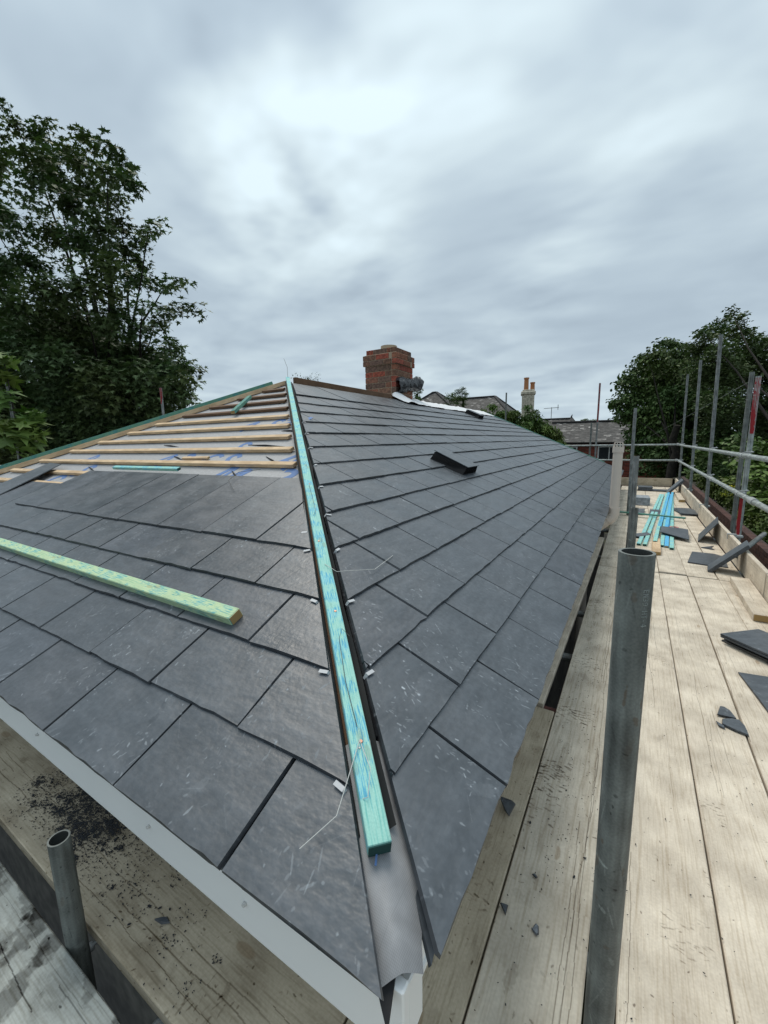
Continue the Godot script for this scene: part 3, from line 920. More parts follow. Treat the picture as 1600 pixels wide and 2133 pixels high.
func build_house() -> void:
	var house := thing("slate_roofed_bungalow", "bungalow roof part covered in dark grey slates, with a teal batten down its hip", "house", Vector3(XR - RUN, GROUND, -6.5))
	var x0 := XR - 2 * RUN
	var apex_z := ZF - RUN
	# walls, soffit and fascia boards
	var st := begin()
	for w in [[Vector3(XR - 0.44, 0, ZF - 0.38), Vector3(XR - 0.44, 0, -VERGE)], [Vector3(x0 + 0.32, 0, ZF - 0.495), Vector3(XR - 0.555, 0, ZF - 0.495)], [Vector3(x0 + 0.44, 0, ZF - 0.61), Vector3(x0 + 0.44, 0, -VERGE)], [Vector3(x0 + 0.555, 0, -VERGE + 0.1), Vector3(XR - 0.555, 0, -VERGE + 0.1)]]:
		var a: Vector3 = w[0]
		var b: Vector3 = w[1]
		var lo := Vector3(0, GROUND, 0)
		var mid := (a + b) * 0.5 + Vector3(0, (GROUND - 1.03) * 0.5, 0)
		var along_x := absf(b.x - a.x) > absf(b.z - a.z)
		box(st, Transform3D(Basis(), mid) if along_x else Transform3D(Basis(Vector3(0, 0, -1), Vector3.UP, Vector3.RIGHT), mid), Vector3(a.distance_to(b), -1.03 - GROUND, 0.23), 0.0)
	put("wall", st.commit(), M.block_wall, house)
	st = begin()
	face(st, [Vector3(x0 + 0.3, -1.03, -VERGE), Vector3(XR - 0.3, -1.03, -VERGE), Vector3(XR - RUN, EAVE + RISE * RUN - 0.08, -VERGE)], [Vector2(0, 0), Vector2(7, 0), Vector2(3.5, 2)])
	put("gable_wall", st.commit(), M.far_brick, house)
	put("front_fascia", beam(Vector3(x0 + 0.035, -0.927, ZF - 0.036), Vector3(XR - 0.028, -0.927, ZF - 0.036), 0.15, 0.022, Vector3.UP, 0.003), M.fascia, house)
	put("fascia_corner", beam(Vector3(XR - 0.048, -1.0005, ZF - 0.075), Vector3(XR - 0.048, -0.868, ZF - 0.075), 0.054, 0.034, Vector3.BACK, 0.003), M.fascia, house)
	put("side_fascia", beam(Vector3(XR - 0.066, -0.929, ZF - 0.104), Vector3(XR - 0.066, -0.929, -VERGE), 0.146, 0.022, Vector3.UP, 0.003), M.fascia, house)
	st = begin()
	box(st, Transform3D(Basis(), Vector3(XR - RUN, -0.985, ZF - 0.235)), Vector3(2 * RUN - 0.1, 0.012, 0.37), 0.0)
	box(st, Transform3D(Basis(Vector3(0, 0, -1), Vector3.UP, Vector3.RIGHT), Vector3(XR - 0.265, -0.983, -6.45)), Vector3(11.4, 0.012, 0.37), 0.0)
	put("soffit", st.commit(), M.fascia, house)
	for p in [Vector3(-0.62, -0.927, ZF - 0.024), Vector3(-0.97, -0.93, ZF - 0.024), Vector3(-1.62, -0.926, ZF - 0.024)]:
		st = begin()
		pipe(st, [p, p + Vector3(0, 0, 0.006)], [0.005, 0.004], 10)
		put("fascia_nail", st.commit(), M.white_paint, house)

	# ---- front slope: part slated, part bare laths over a printed membrane
	var ff := front_frame()
	var top_v := RUN / CS
	var front := put("front_slope", sheet(ff, PackedVector2Array([Vector2(x0 + 0.02, 0.02), Vector2(XR - 0.16, 0.02), Vector2(XR - 0.165, 0.145), Vector2(XR - RUN, top_v - 0.02)]), 0.02, -0.034), M.membrane, house)
	var hip_clip := PackedVector2Array([Vector2(x0 + 0.06, -0.1), Vector2(XR - 0.040, -0.1), Vector2(XR - 0.040, 0.0), Vector2(XR - 0.040 - 3.0 * CS, 3.0), Vector2(x0 + 0.06 + 3.0 * CS, 3.0), Vector2(x0 + 0.06, 0)])
	var list := []
	# the joints seen in the nearest courses, then on at the same width
	var rows := [[0.0, [-0.279, -0.636, -1.034, -1.431, -1.85], -7.4], [0.237, [-0.40, -0.835, -1.236, -1.618, -2.031, -2.441], -7.3], [0.47, [-0.60, -1.025, -1.412, -1.819, -2.234, -2.643], -7.1],
		[0.702, [-0.80, -1.226, -1.628, -2.023, -2.436, -2.835, -3.229], -4.95], [0.946, [-1.0, -1.456, -1.857, -2.243, -2.664, -3.05, -3.416, -3.83], -4.246]]
	for r in rows:
		var e: Array = r[1].duplicate()
		e[0] = e[0] + 0.45
		var more := joints(e[-1], r[2], 0.40)
		more.reverse()
		for i in range(1, more.size()): e.append(more[i])
		e.reverse()
		course(ff, e, r[0], r[0] + SLATE_LONG, 0.236, hip_clip, list)
	var under := joints(-0.2, -7.4, 0.40)                # the short under-eaves course
	for s in under.size(): under[s] -= 0.2
	var before := list.size()
	course(ff, under, 0.004, 0.40, 0.2, hip_clip, list)
	for s in list.slice(before): s[3] = Vector3(0, 0, 0.0)
	lay(list, front, 70)
	var vs := [1.335, 1.545, 1.775, 2.015, 2.25, 2.495, 2.735, 2.975, 3.225, 3.475, 3.715]
	for i in vs.size():
		var v: float = vs[i]
		var xa := x0 + 0.11 + v * CS
		var xb := XR - 0.075 - v * CS
		if i == 0: xb = -4.05
		var bend := rnd(-0.004, 0.004)
		put("batten", beam(ff * Vector3(xa + rnd(0, 0.03), v + bend, -0.0135), ff * Vector3(xb - rnd(0, 0.02), v - bend, -0.0135), 0.026, 0.05, ff.basis.z, 0.002, Vector2(rnd(0, 5), rnd(0, 5))), M.batten if i < 7 else M.old_batten, front)
	for q in [["A", -2.05, 1.88, 0.15], ["S", -2.72, 1.87, 0.13], ["C", -2.95, 1.87, 0.13], ["S", -2.82, 2.10, 0.12], ["2", -1.95, 1.62, 0.15], ["C", -4.75, 1.41, 0.15], ["A", -3.55, 1.86, 0.13], ["2", -3.30, 1.87, 0.13], ["S", -4.55, 1.62, 0.14],
			["A", -3.2, 2.58, 0.13], ["S", -2.88, 2.60, 0.13], ["2", -2.75, 2.60, 0.12], ["A", -2.55, 2.62, 0.12], ["M", -2.45, 1.645, 0.15], ["P", -4.9, 1.86, 0.12]]:
		var tm := TextMesh.new()
		var font := SystemFont.new()
		font.font_names = PackedStringArray(["Droid Sans"])
		font.font_weight = 700
		tm.font = font
		tm.text = q[0]
		tm.font_size = 64
		tm.pixel_size = q[3] * 1.7 / 46.0
		tm.depth = 0.0012
		tm.curve_step = 1.0
		var o := put("printed_letter", tm, M.print, front)
		o.transform = Transform3D(ff.basis * Basis(Vector3.BACK, rnd(-0.5, -0.3)), ff * Vector3(q[1], q[2], -0.0330))
	for q in [[-3.5, 1.93, -3.28, 1.86], [-2.35, 1.93, -2.08, 1.79], [-2.75, 2.14, -2.3, 2.10], [-2.48, 1.70, -2.28, 1.575], [-4.0, 2.17, -3.7, 2.13], [-2.62, 2.42, -2.4, 2.40], [-4.6, 1.70, -4.3, 1.61]]:
		var a := ff * Vector3(q[0], q[1], -0.030)
		var b := ff * Vector3(q[2], q[3], -0.031)
		st = begin()                                      # loose laps and creases of the membrane
		pipe(st, [a, a.lerp(b, 0.5) + ff.basis.z * 0.004, b], [0.002, 0.007, 0.001], 6)
		put("membrane_crease", st.commit(), M.felt, front)

	# ---- right slope, fully slated
	var rf := right_frame()
	var right := put("right_slope", sheet(rf, PackedVector2Array([Vector2(-ZF + 0.165, 0.145), Vector2(-ZF + 0.16, 0.02), Vector2(VERGE - 0.03, 0.02), Vector2(VERGE - 0.03, top_v - 0.005), Vector2(-ZF + RUN, top_v - 0.005)]), 0.02, -0.034), M.felt, house)
	var clip_r := PackedVector2Array([Vector2(-ZF + 0.066, -0.1), Vector2(VERGE, -0.1), Vector2(VERGE, top_v - 0.02), Vector2(-ZF + 0.066 + (top_v - 0.02) * CS, top_v - 0.02), Vector2(-ZF + 0.066, 0)])
	var cv := [0.0, 0.217, 0.443, 0.68, 0.933, 1.173, 1.432, 1.69, 1.95, 2.215, 2.465, 2.73, 3.01, 3.315]
	list = []
	for k in cv.size():
		var v: float = cv[k]
		var start := -ZF + v * CS
		var e := []
		var first: float = [0.881, 1.085, 1.30, 1.48, 1.515, 1.607, 2.144, 2.10, 2.45, 2.62, 2.95, 3.1, 3.45, 3.7][k]
		var more := joints(first, VERGE, 0.392, 0.016)
		if first - start > 0.42: e.append(first - 0.39)
		if e.is_empty() or e[0] > start: e.insert(0, start - 0.05)
		for q in more: e.append(q)
		course(rf, e, v, minf(v + SLATE_LONG, top_v - 0.01), 0.25, clip_r, list)
	under = joints(-ZF - 0.05, VERGE, 0.40)
	before = list.size()
	course(rf, under, 0.004, 0.40, 0.2, clip_r, list)
	for s in list.slice(before): s[3] = Vector3(0, 0, 0.0)
	lay(list, right, 228)

	# ---- the slopes turned away from here
	var lf := Transform3D(Basis(Vector3(0, 0, 1), Vector3(CS, SN, 0), Vector3(-SN, CS, 0)), Vector3(x0, EAVE, 0))
	put("left_slope", sheet(lf, PackedVector2Array([Vector2(-VERGE, 0), Vector2(ZF, 0), Vector2(ZF - RUN, top_v - 0.01), Vector2(-VERGE, top_v - 0.01)]), 0.03, -0.03), M.membrane, house)

	# ---- hips, ridge and verge
	var d := Vector3(-1, RISE, -1).normalized()
	var up := (hip(1, 1) - hip(1)).normalized()
	var hb := put("hip_batten", beam(hip(0.145, 0.024), hip(2.05, 0.024), 0.034, 0.046, up, 0.002, Vector2(0.3, 0.1)), M.treated, house)
	put("hip_batten", beam(hip(2.053, 0.023), hip(3.735, 0.024), 0.034, 0.046, up, 0.002, Vector2(2.1, 0.6)), M.treated, house)
	put("batten_end", beam(hip(0.1435, 0.024), hip(0.145, 0.024), 0.032, 0.044, up, 0.0), M.green_end, hb)
	put("hip_rafter", beam(hip(0.27, -0.026), hip(3.70, -0.020), 0.046, 0.056, up, 0.002), M.old_batten, house)
	st = begin()
	var side := d.cross(up).normalized()
	for q in [[0.285, 0.002, 0.0052], [0.275, -0.004, 0.003], [0.595, 0.004, 0.005], [0.90, -0.006, 0.0045], [1.32, 0.004, 0.0045]]:
		var p: Vector3 = hip(q[0], 0.0405) + side * q[1]
		st = begin()
		pipe(st, [p, p + up * 0.0025], [q[2], q[2] * 0.8], 12)
		put("copper_nail" if q[2] > 0.004 else "steel_nail", st.commit(), M.copper if q[2] > 0.004 else M.zinc, hb)
	put("left_hip_batten", beam(left_hip(0.15, 0.032), left_hip(3.55, 0.032), 0.04, 0.05, left_hip(1, 1) - left_hip(1), 0.002), M.treated_dull, house)
	put("left_hip_rafter", beam(left_hip(0.10, -0.014), left_hip(3.66, -0.014), 0.05, 0.085, left_hip(1, 1) - left_hip(1), 0.002), M.batten, house)
	put("ridge_board", beam(Vector3(XR - RUN, EAVE + RISE * RUN + 0.018, apex_z - 0.12), Vector3(XR - RUN, EAVE + RISE * RUN + 0.018, -7.25), 0.085, 0.05, Vector3.UP, 0.003), M.old_batten, house)
	put("verge_batten", beam(rf * Vector3(VERGE + 0.03, 0.5, 0.02), rf * Vector3(VERGE + 0.03, top_v - 0.1, 0.02), 0.05, 0.05, rf.basis.z), M.treated_dull, house)
	# silver underlay folded over the hip at its foot
	st = begin()
	var n1 := noise(9, 3.0, 2)
	var cols := 10
	var rowsn := 14
	var grid := []
	for i in rowsn + 1:
		var r := lerpf(0.30, 0.034, float(i) / rowsn)
		var line := []
		for j in cols + 1:
			var s := lerpf(-1, 1, float(j) / cols)
			var base := hip(r, -0.004)
			var w := lerpf(0.034, 0.072, smoothstep(0.02, 0.13, r))
			var q := base + side * s * w
			q.y -= absf(s) * w * 0.33 * (0.5 + 0.5 * absf(s)) - 0.012
			if r < 0.06: q.y -= (0.06 - r) * (0.06 - r) * 9.0
			q.y += n1.get_noise_2d(q.x * 3, q.z * 3) * 0.006
			line.append(q)
		grid.append(line)
	add_grid(st, grid, 1.0)
	put("folded_underlay", st.commit(), M.silver, house)
	for k in 2:
		put("printed_dash", beam(hip(0.175 - k * 0.028, 0.012) + side * (0.012 - 0.016 * k), hip(0.160 - k * 0.028, 0.0125) + side * (0.004 - 0.016 * k), 0.0015, 0.004, up, 0.0), M.print, house)
	put("felt_corner", sheet(Transform3D(Basis(Vector3(1, 0, 0), Vector3(0, SN, -CS), Vector3(0, CS, SN)), Vector3(XR - 0.03, EAVE - 0.012, ZF + 0.005)), PackedVector2Array([Vector2(-0.034, 0.014), Vector2(-0.002, -0.014), Vector2(-0.026, 0.075)]), 0.004), M.felt, house)
	# felt strips standing beside the hip batten
	for s in [-1.0, 1.0]:
		st = begin()
		var rib := []
		for i in 31:
			var r := lerpf(0.17, 3.6, i / 30.0)
			rib.append([hip(r, 0.004) + side * s * 0.030, hip(r, 0.012 + rnd(0, 0.006)) + side * s * (0.040 + rnd(0, 0.006))])
		add_grid(st, rib, 1.0)
		put("felt_edge", st.commit(), M.felt, house)
	# little folded metal clips that hold the cut slates
	for q in [[0.443, 1], [0.68, 1], [0.933, 1], [1.173, 1], [1.432, 1], [1.69, 1], [1.95, 1], [2.215, 1], [2.465, 1], [0.237, -1], [0.47, -1], [0.702, -1], [0.946, -1], [1.06, -1]]:
		var r: float = q[0] * CS
		var s: float = q[1]
		var f := rf if s > 0 else ff
		var at := Vector3(-ZF + r + 0.073, q[0] - 0.014, 0.034) if s > 0 else Vector3(XR - r - 0.056, q[0] - 0.014, 0.034)
		st = begin()
		var turn := rnd(-0.45, 0.45) + (-0.15 if s > 0 else 0.15)
		var t := Transform3D(f.basis * Basis(Vector3.BACK, turn) * Basis(Vector3(1, 0, 0), PI / 2), f * at)
		box(st, t, Vector3(0.029, 0.0015, 0.011), 0.0)
		box(st, t * Transform3D(Basis(Vector3.BACK, 1.2 * s), Vector3(-0.016 * s, -0.007, 0)), Vector3(0.017, 0.0015, 0.010), 0.0)
		put("slate_clip", st.commit(), M.clip, house)

	# ---- two low black vents with slate-grey lids
	for q in [[3.63, 1.245, 0.0], [9.55, 3.26, 0.0]]:
		var p: Vector3 = rf * Vector3(q[0], q[1], 0.020)
		var vent := put("roof_vent", vent_body(Transform3D(rf.basis, p)), M.plastic, house)
		put("vent_lid", sheet(Transform3D(rf.basis, p), PackedVector2Array([Vector2(0.015, -0.012), Vector2(0.325, -0.012), Vector2(0.30, 0.37), Vector2(0.04, 0.37)]), 0.006, 0.098), M.slate, vent)
		put("vent_flange", sheet(Transform3D(rf.basis, p), PackedVector2Array([Vector2(-0.05, -0.03), Vector2(0.39, -0.03), Vector2(0.39, 0.30), Vector2(-0.05, 0.40)]), 0.003, 0.008), M.slate, vent)
		for k in 26:
			put("vent_rib", beam(p + rf.basis * Vector3(-0.002, 0.012 + k * 0.0135, 0.012), p + rf.basis * Vector3(0.018, 0.012 + k * 0.0135, 0.088), 0.005, 0.006, rf.basis.y, 0.0), M.plastic, vent)

	# ---- soil pipe with its cage, bent in under the eave
	st = begin()
	pipe(st, [Vector3(-0.168, -0.115, -5.6), Vector3(-0.168, -0.84, -5.6)], [0.052, 0.052], 28)
	pipe(st, [Vector3(-0.168, -0.10, -5.6), Vector3(-0.168, -0.165, -5.6)], [0.060, 0.060], 28)
	pipe(st, [Vector3(-0.168, -0.82, -5.6), Vector3(-0.168, -0.89, -5.6), Vector3(-0.185, -0.945, -5.59), Vector3(-0.225, -0.985, -5.58)], [0.062, 0.063, 0.063, 0.062], 28)
	pipe(st, [Vector3(-0.20, -0.96, -5.585), Vector3(-0.38, -1.12, -5.56), Vector3(-0.45, -1.22, -5.55), Vector3(-0.45, GROUND, -5.55)], [0.055, 0.055, 0.055, 0.055], 28)
	var svp := put("soil_pipe", st.commit(), M.upvc, house)
	st = begin()
	for k in 10:
		var a := TAU * k / 10
		var o := Vector3(cos(a), 0, sin(a))
		pipe(st, [Vector3(-0.168, -0.10, -5.6) + o * 0.052, Vector3(-0.168, -0.05, -5.6) + o * 0.044], [0.005, 0.004], 6)
	pipe(st, [Vector3(-0.168, -0.052, -5.6), Vector3(-0.168, -0.042, -5.6)], [0.048, 0.040], 24)
	put("vent_cage", st.commit(), M.upvc, svp)

	# ---- white sheet lapped over the open part of the ridge
	st = begin()
	grid = []
	for i in 41:
		var z := lerpf(-6.75, -VERGE + 0.05, i / 40.0)
		var line := []
		for j in 9:
			var s := lerpf(-1, 1, j / 8.0)
			var hump := 0.10 * exp(-pow((z + 6.95) / 0.13, 2)) + 0.02 * n1.get_noise_1d(z * 2.0)
			var y := EAVE + RISE * RUN + 0.045 - absf(s) * 0.34 * RISE + hump * (1.0 - absf(s) * 0.6)
			var x := XR - RUN + s * 0.34 + (0.05 * n1.get_noise_1d(z * 3 + 9) if absf(s) > 0.9 else 0.0)
			line.append(Vector3(x, y + 0.008 * n1.get_noise_2d(x * 4, z * 4), z))
		grid.append(line)
	grid.reverse()
	add_grid(st, grid, 1.0)
	put("ridge_sheet", st.commit(), M.white_sheet, house)
	build_chimney(house)

func vent_body(t: Transform3D) -> ArrayMesh:
	var st := begin()
	var a := [Vector3(-0.02, 0, 0.008), Vector3(0.36, 0, 0.008), Vector3(0.325, 0, 0.09), Vector3(0.02, 0, 0.09)]
	var b := [Vector3(-0.01, 0.36, 0.008), Vector3(0.34, 0.36, 0.008), Vector3(0.30, 0.36, 0.085), Vector3(0.05, 0.36, 0.085)]
	var uv := [Vector2(0, 0), Vector2(1, 0), Vector2(1, 1), Vector2(0, 1)]
	for i in 4:
		a[i] = t * a[i]
		b[i] = t * b[i]
	face(st, a, uv)
	face(st, [b[1], b[0], b[3], b[2]], uv)
	for i in 4:
		var j := (i + 1) % 4
		face(st, [a[j], a[i], b[i], b[j]], uv)
	for i in 12:
		pipe(st, [t * Vector3(0.02 + i * 0.027, -0.002, 0.014), t * Vector3(0.03 + i * 0.0255, -0.002, 0.085)], [0.003, 0.003], 5)
	return st.commit()

# smooth sheet through a grid of points
func add_grid(st: SurfaceTool, g: Array, scale := 1.0, col := Color.WHITE, hub := Vector3.INF) -> void:
	var h := g.size()
	var w: int = g[0].size()
	var nn := []
	for i in h:
		var line := []
		for j in w:
			var du: Vector3 = g[i][mini(j + 1, w - 1)] - g[i][maxi(j - 1, 0)]
			var dv: Vector3 = g[mini(i + 1, h - 1)][j] - g[maxi(i - 1, 0)][j]
			line.append(du.cross(dv).normalized() * -1.0)
		nn.append(line)
	var flip: bool = nn[h / 2][w / 2].y < 0
	if hub != Vector3.INF:
		var q: Vector3 = g[h / 2][w / 2]
		flip = nn[h / 2][w / 2].dot(Vector3(q.x - hub.x, q.y - hub.y, 0)) < 0
	for i in h - 1:
		for j in w - 1:
			var p := [g[i][j], g[i + 1][j], g[i + 1][j + 1], g[i][j + 1]]
			var n := [nn[i][j], nn[i + 1][j], nn[i + 1][j + 1], nn[i][j + 1]]
			var uv := []
			for q in p: uv.append(Vector2(q.x, q.z) * scale)
			if flip:
				for k in 4: n[k] = -n[k]
			smooth_quad(st, p, n, uv, col)

func build_chimney(house: Node3D) -> void:
	var cx := -4.295
	var cz := -7.375
	var st := begin()
	box(st, Transform3D(Basis(), Vector3(cx, 0.83, cz)), Vector3(0.672, 1.264, 0.672), 0.0)
	box(st, Transform3D(Basis(), Vector3(cx, 1.5625, cz)), Vector3(0.732, 0.197, 0.732), 0.0)
	box(st, Transform3D(Basis(), Vector3(cx, 1.706, cz)), Vector3(0.632, 0.088, 0.632), 0.0)
	var ch := put("chimney", st.commit(), M.mortar, house)
	# courses from the top: height of top edge, half-width; the second and third are corbelled out
	var rows := [[1.765, 1.67, 0.325], [1.66, 1.565, 0.375], [1.555, 1.465, 0.375]]
	var y := 1.455
	while y > 0.25:
		rows.append([y, y - 0.096, 0.345])
		y -= 0.106
	var tones := [Vector3(0.26, 0.07, 0.045), Vector3(0.25, 0.10, 0.06), Vector3(0.18, 0.095, 0.062), Vector3(0.14, 0.085, 0.062), Vector3(0.29, 0.075, 0.045), Vector3(0.21, 0.095, 0.06)]
	for k in rows.size():
		var r: Array = rows[k]
		var h: float = r[2]
		var mid: float = (r[0] + r[1]) * 0.5
		for s in 4:
			var ax := Basis(Vector3.UP, s * PI / 2)
			var e := -h + (0.165 if k % 2 == s % 2 else 0.0)
			if k % 2 == s % 2:
				brick(ch, ax, Vector3(cx, mid, cz), -h + 0.0, -h + 0.155, h, r, tones)
			while e < h - 0.02:
				var e2 := minf(e + 0.285, h - 0.112)
				if e2 - e > 0.06: brick(ch, ax, Vector3(cx, mid, cz), e, e2, h, r, tones)
				e = e2 + 0.011
				if e2 >= h - 0.113: break
	st = begin()
	box(st, Transform3D(Basis(), Vector3(cx, 1.664, cz)), Vector3(0.70, 0.014, 0.70), 0.004)
	box(st, Transform3D(Basis(), Vector3(cx, 1.752, cz)), Vector3(0.52, 0.02, 0.52), 0.004)
	put("mortar_capping", st.commit(), M.clay, ch)
	st = begin()
	pipe(st, [Vector3(cx, 1.74, cz), Vector3(cx, 1.865, cz)], [0.165, 0.16], 28, 0.025)
	put("chimney_pot", st.commit(), M.clay, ch)
	# crumpled black plastic tied round the side of the stack
	st = begin()
	var n := noise(12, 1.0, 3)
	var g := []
	for i in 25:
		var z := lerpf(-6.98, -7.93, i / 24.0)
		var line := []
		for j in 13:
			var a := lerpf(-0.2, PI * 1.05, j / 12.0)
			var fat := 0.115 + 0.015 * sin(i * 0.35) + 0.04 * n.get_noise_2d(i * 0.35, j * 0.55)
			var yy := 1.10 + (i - 10) * 0.0055 + cos(a) * fat * 1.05
			var xx := -3.93 + sin(a) * fat * 1.0
			line.append(Vector3(xx + n.get_noise_2d(j * 0.9, i * 0.9) * 0.022, yy + n.get_noise_2d(i * 0.8, j * 0.8 + 50) * 0.03, z))
		g.append(line)
	add_grid(st, g, 1.0, Color.WHITE, Vector3(-3.95, 1.08, 0))
	put("black_plastic", st.commit(), M.bag, ch)

func brick(ch: Node3D, ax: Basis, c: Vector3, e0: float, e1: float, h: float, r: Array, tones: Array) -> void:
	var t: Vector3 = tones[rng.randi() % tones.size()] * rnd(0.8, 1.2)
	var st := begin()
	var depth := 0.10
	var proud := rnd(-0.003, 0.003)
	box(st, Transform3D(ax, c + ax * Vector3((e0 + e1) * 0.5, 0, h - depth * 0.5 + proud)), Vector3(e1 - e0, r[0] - r[1] - 0.002, depth), 0.004, Vector2(rnd(0, 5), rnd(0, 5)), Color(t.x, t.y, t.z) * 1.35)
	put("brick", st.commit(), M.brick, ch)

# ---------------------------------------------------------------- scaffold
func coupler(parent: Node3D, p: Vector3, axis: Vector3, other: Vector3) -> void:
	var st := begin()
	pipe(st, [p - axis * 0.025, p + axis * 0.025], [0.031, 0.031], 14)
	var q := p + (other - axis * other.dot(axis)).normalized() * 0.05
	box(st, along(p, q), Vector3(0.05, 0.05, 0.05), 0.008)
	var c := put("coupler", st.commit(), M.zinc, parent)
	st = begin()
	var up := axis.cross((q - p).normalized()).normalized()
	if up.y < 0: up = -up
	var b := p + up * 0.036
	pipe(st, [b - axis * 0.02, b + (q - p).normalized() * 0.075], [0.006, 0.006], 6)
	pipe(st, [b + (q - p).normalized() * 0.05, b + (q - p).normalized() * 0.066], [0.012, 0.012], 6)
	put("bolt", st.commit(), M.zinc, c)

func build_scaffold() -> void:
	var s := thing("tube_scaffold", "galvanised tube scaffold round the bungalow, with guard rails and toe boards", "scaffold", Vector3(0.5, GROUND, -6.0))
	# standards: foot, head, wear
	for q in [[0.0255, -0.7, 0.013, -0.167, -0.7, "steel_dark"], [0.010, -3.3, 0.026, -0.478, -3.3, "steel_dark"], [0.03, -4.6, 0.016, -0.17, -4.6, "steel"], [-0.008, -8.0, -0.041, 0.477, -8.0, "steel"],
			[1.06, -12.9, 0.982, 1.513, -12.9, "steel"], [1.075, -10.4, 0.975, 1.471, -10.4, "steel"], [1.06, -8.0, 0.957, 1.463, -8.0, "steel"], [1.029, -5.75, 1.032, 0.60, -5.75, "steel_light"], [1.085, -6.4, 1.088, 0.719, -6.4, "steel_dark"],
			[-0.957, -13.2, -0.958, 1.509, -13.2, "steel"], [-1.10, -13.25, -1.11, 0.451, -13.25, "steel_dark"], [-3.74, -14.0, -3.733, 1.534, -14.0, "steel_dark"], [-1.20, -0.333, -1.19, -0.98, -0.33, "steel_dark"],
			[-3.7, -0.333, -3.69, -0.9, -0.33, "steel_dark"], [-8.32, -2.63, -8.3, 1.03, -2.63, "steel"], [-8.32, -5.06, -8.3, 1.174, -5.06, "steel"]]:
		var foot := Vector3(q[0], GROUND, q[1])
		put("standard", tube(foot, Vector3(q[2], q[3], q[4]), 0.02415, 32 if absf(q[1]) < 1.0 else 20), M[q[5]], s)
	# stamped marking near the head of the nearest tube
	var a := Vector3(0.0255, GROUND, -0.7)
	var b := Vector3(0.013, -0.167, -0.7)
	var dn := (a - b).normalized()
	var tm := TextMesh.new()
	var font := SystemFont.new()
	font.font_names = PackedStringArray(["Droid Sans Mono"])
	tm.font = font
	tm.text = "EN39-HT-4"
	tm.font_size = 32
	tm.pixel_size = 0.00034
	tm.depth = 0.0014
	var o := put("stamped_marking", tm, M.steel_light, s)
	var radial := Vector3(0.62, 0.0, 0.78).normalized()
	radial = (radial - dn * radial.dot(dn)).normalized()
	o.transform = Transform3D(Basis(dn, radial.cross(dn), radial), b + dn * 0.079 + radial * 0.0238 - s.position)
	# red paint sprayed on three of the tubes
	for q in [[Vector3(1.032, 0.585, -5.75), Vector3(1.031, 0.02, -5.75)], [Vector3(1.029, -0.66, -5.75), Vector3(1.029, -1.09, -5.75)], [Vector3(-0.958, 1.50, -13.2), Vector3(-0.957, 0.46, -13.2)], [Vector3(-8.3, 1.17, -5.06), Vector3(-8.3, 0.86, -5.06)]]:
		var st := begin()
		var g := []
		var n := noise(14, 9.0, 3)
		for i in 19:
			var c: Vector3 = q[0].lerp(q[1], i / 18.0)
			var line := []
			var wide := 1.9 - 1.2 * smoothstep(0.45, 1.0, i / 18.0) + 0.35 * n.get_noise_1d(i * 0.05 + q[0].y)
			for j in 9:
				var t := 1.9 + wide * (j / 8.0 - 0.5) * 2.0 - 0.35
				line.append(c + Vector3(cos(t), 0, sin(t)) * 0.02445)
			g.append(line)
		add_grid(st, g)
		put("red_paint", st.commit(), M.red_paint, s)
	# guard rails
	for y in [-0.205, -0.61]:
		put("guard_rail", tube(Vector3(0.985, y, 0.6), Vector3(0.985, y, -13.55)), M.steel_light, s)
		put("guard_rail", tube(Vector3(-4.2, y + 0.012, -13.148), Vector3(1.02, y + 0.012, -13.148)), M.steel_light, s)
		for z in [-12.9, -10.4, -8.0, -5.75]:
			var px: float = {-12.9: 1.02, -10.4: 1.03, -8.0: 1.01, -5.75: 1.03}[z]
			coupler(s, Vector3(0.985, y, z + 0.06), Vector3.FORWARD, Vector3(px - 0.985 + 0.02, 0, -0.4))
		coupler(s, Vector3(0.94, y + 0.012, -13.148), Vector3.RIGHT, Vector3(0.2, 0, 0.6))
	var st := begin()
	pipe(st, [Vector3(0.985, -0.61, -7.62), Vector3(0.985, -0.61, -7.42)], [0.030, 0.030], 18)
	pipe(st, [Vector3(0.985, -0.61, -5.16), Vector3(0.985, -0.61, -5.0)], [0.033, 0.033], 18)
	put("sleeve_coupler", st.commit(), M.zinc, s)
	put("guard_rail", tube(Vector3(-8.27, -0.254, 1.5), Vector3(-8.27, -0.254, -12.0)), M.steel_light, s)
	# ledgers and transoms that carry the boards
	for q in [[1.03, -1.40], [0.08, -1.40]]:
		put("ledger", tube(Vector3(q[0] + 0.05, q[1], 0.6), Vector3(q[0] + 0.05, q[1], -13.5)), M.steel, s)
	put("ledger", tube(Vector3(0.3, -1.405, -0.285), Vector3(-8.6, -1.405, -0.285)), M.steel_dark, s)
	for z in [-1.0, -2.02, -2.635, -3.39, -5.2, -6.8, -8.6, -10.4, -12.2]:
		put("transom", tube(Vector3(-0.47, -1.352, z), Vector3(1.16, -1.352, z)), M.rust if z == -2.02 else M.steel, s)
	for x in [-0.86, -2.1, -3.9, -6.0]:
		put("transom", tube(Vector3(x, -1.354, 0.5), Vector3(x, -1.354, -0.62)), M.steel, s)
	coupler(s, Vector3(-1.2, -1.405, -0.30), Vector3.RIGHT, Vector3(0, 0, -0.3))
	put("brace", tube(Vector3(0.93, -1.165, -5.15), Vector3(1.35, -1.125, -6.255)), M.steel_dark, s)
	# toe boards and their clips
	for q in [[0.6, -4.16, 0.959, 0.0], [-4.18, -8.06, 0.961, 0.004], [-8.02, -11.9, 0.975, -0.006], [-11.86, -13.1, 0.965, 0.0]]:
		put("toe_board", beam(Vector3(q[2], -1.176 + q[3], q[0]), Vector3(q[2] + 0.004, -1.176 + q[3], q[1]), 0.225, 0.036, Vector3.UP, 0.003, Vector2(q[0] * 1.7, q[2] * 9)), M.board, s)
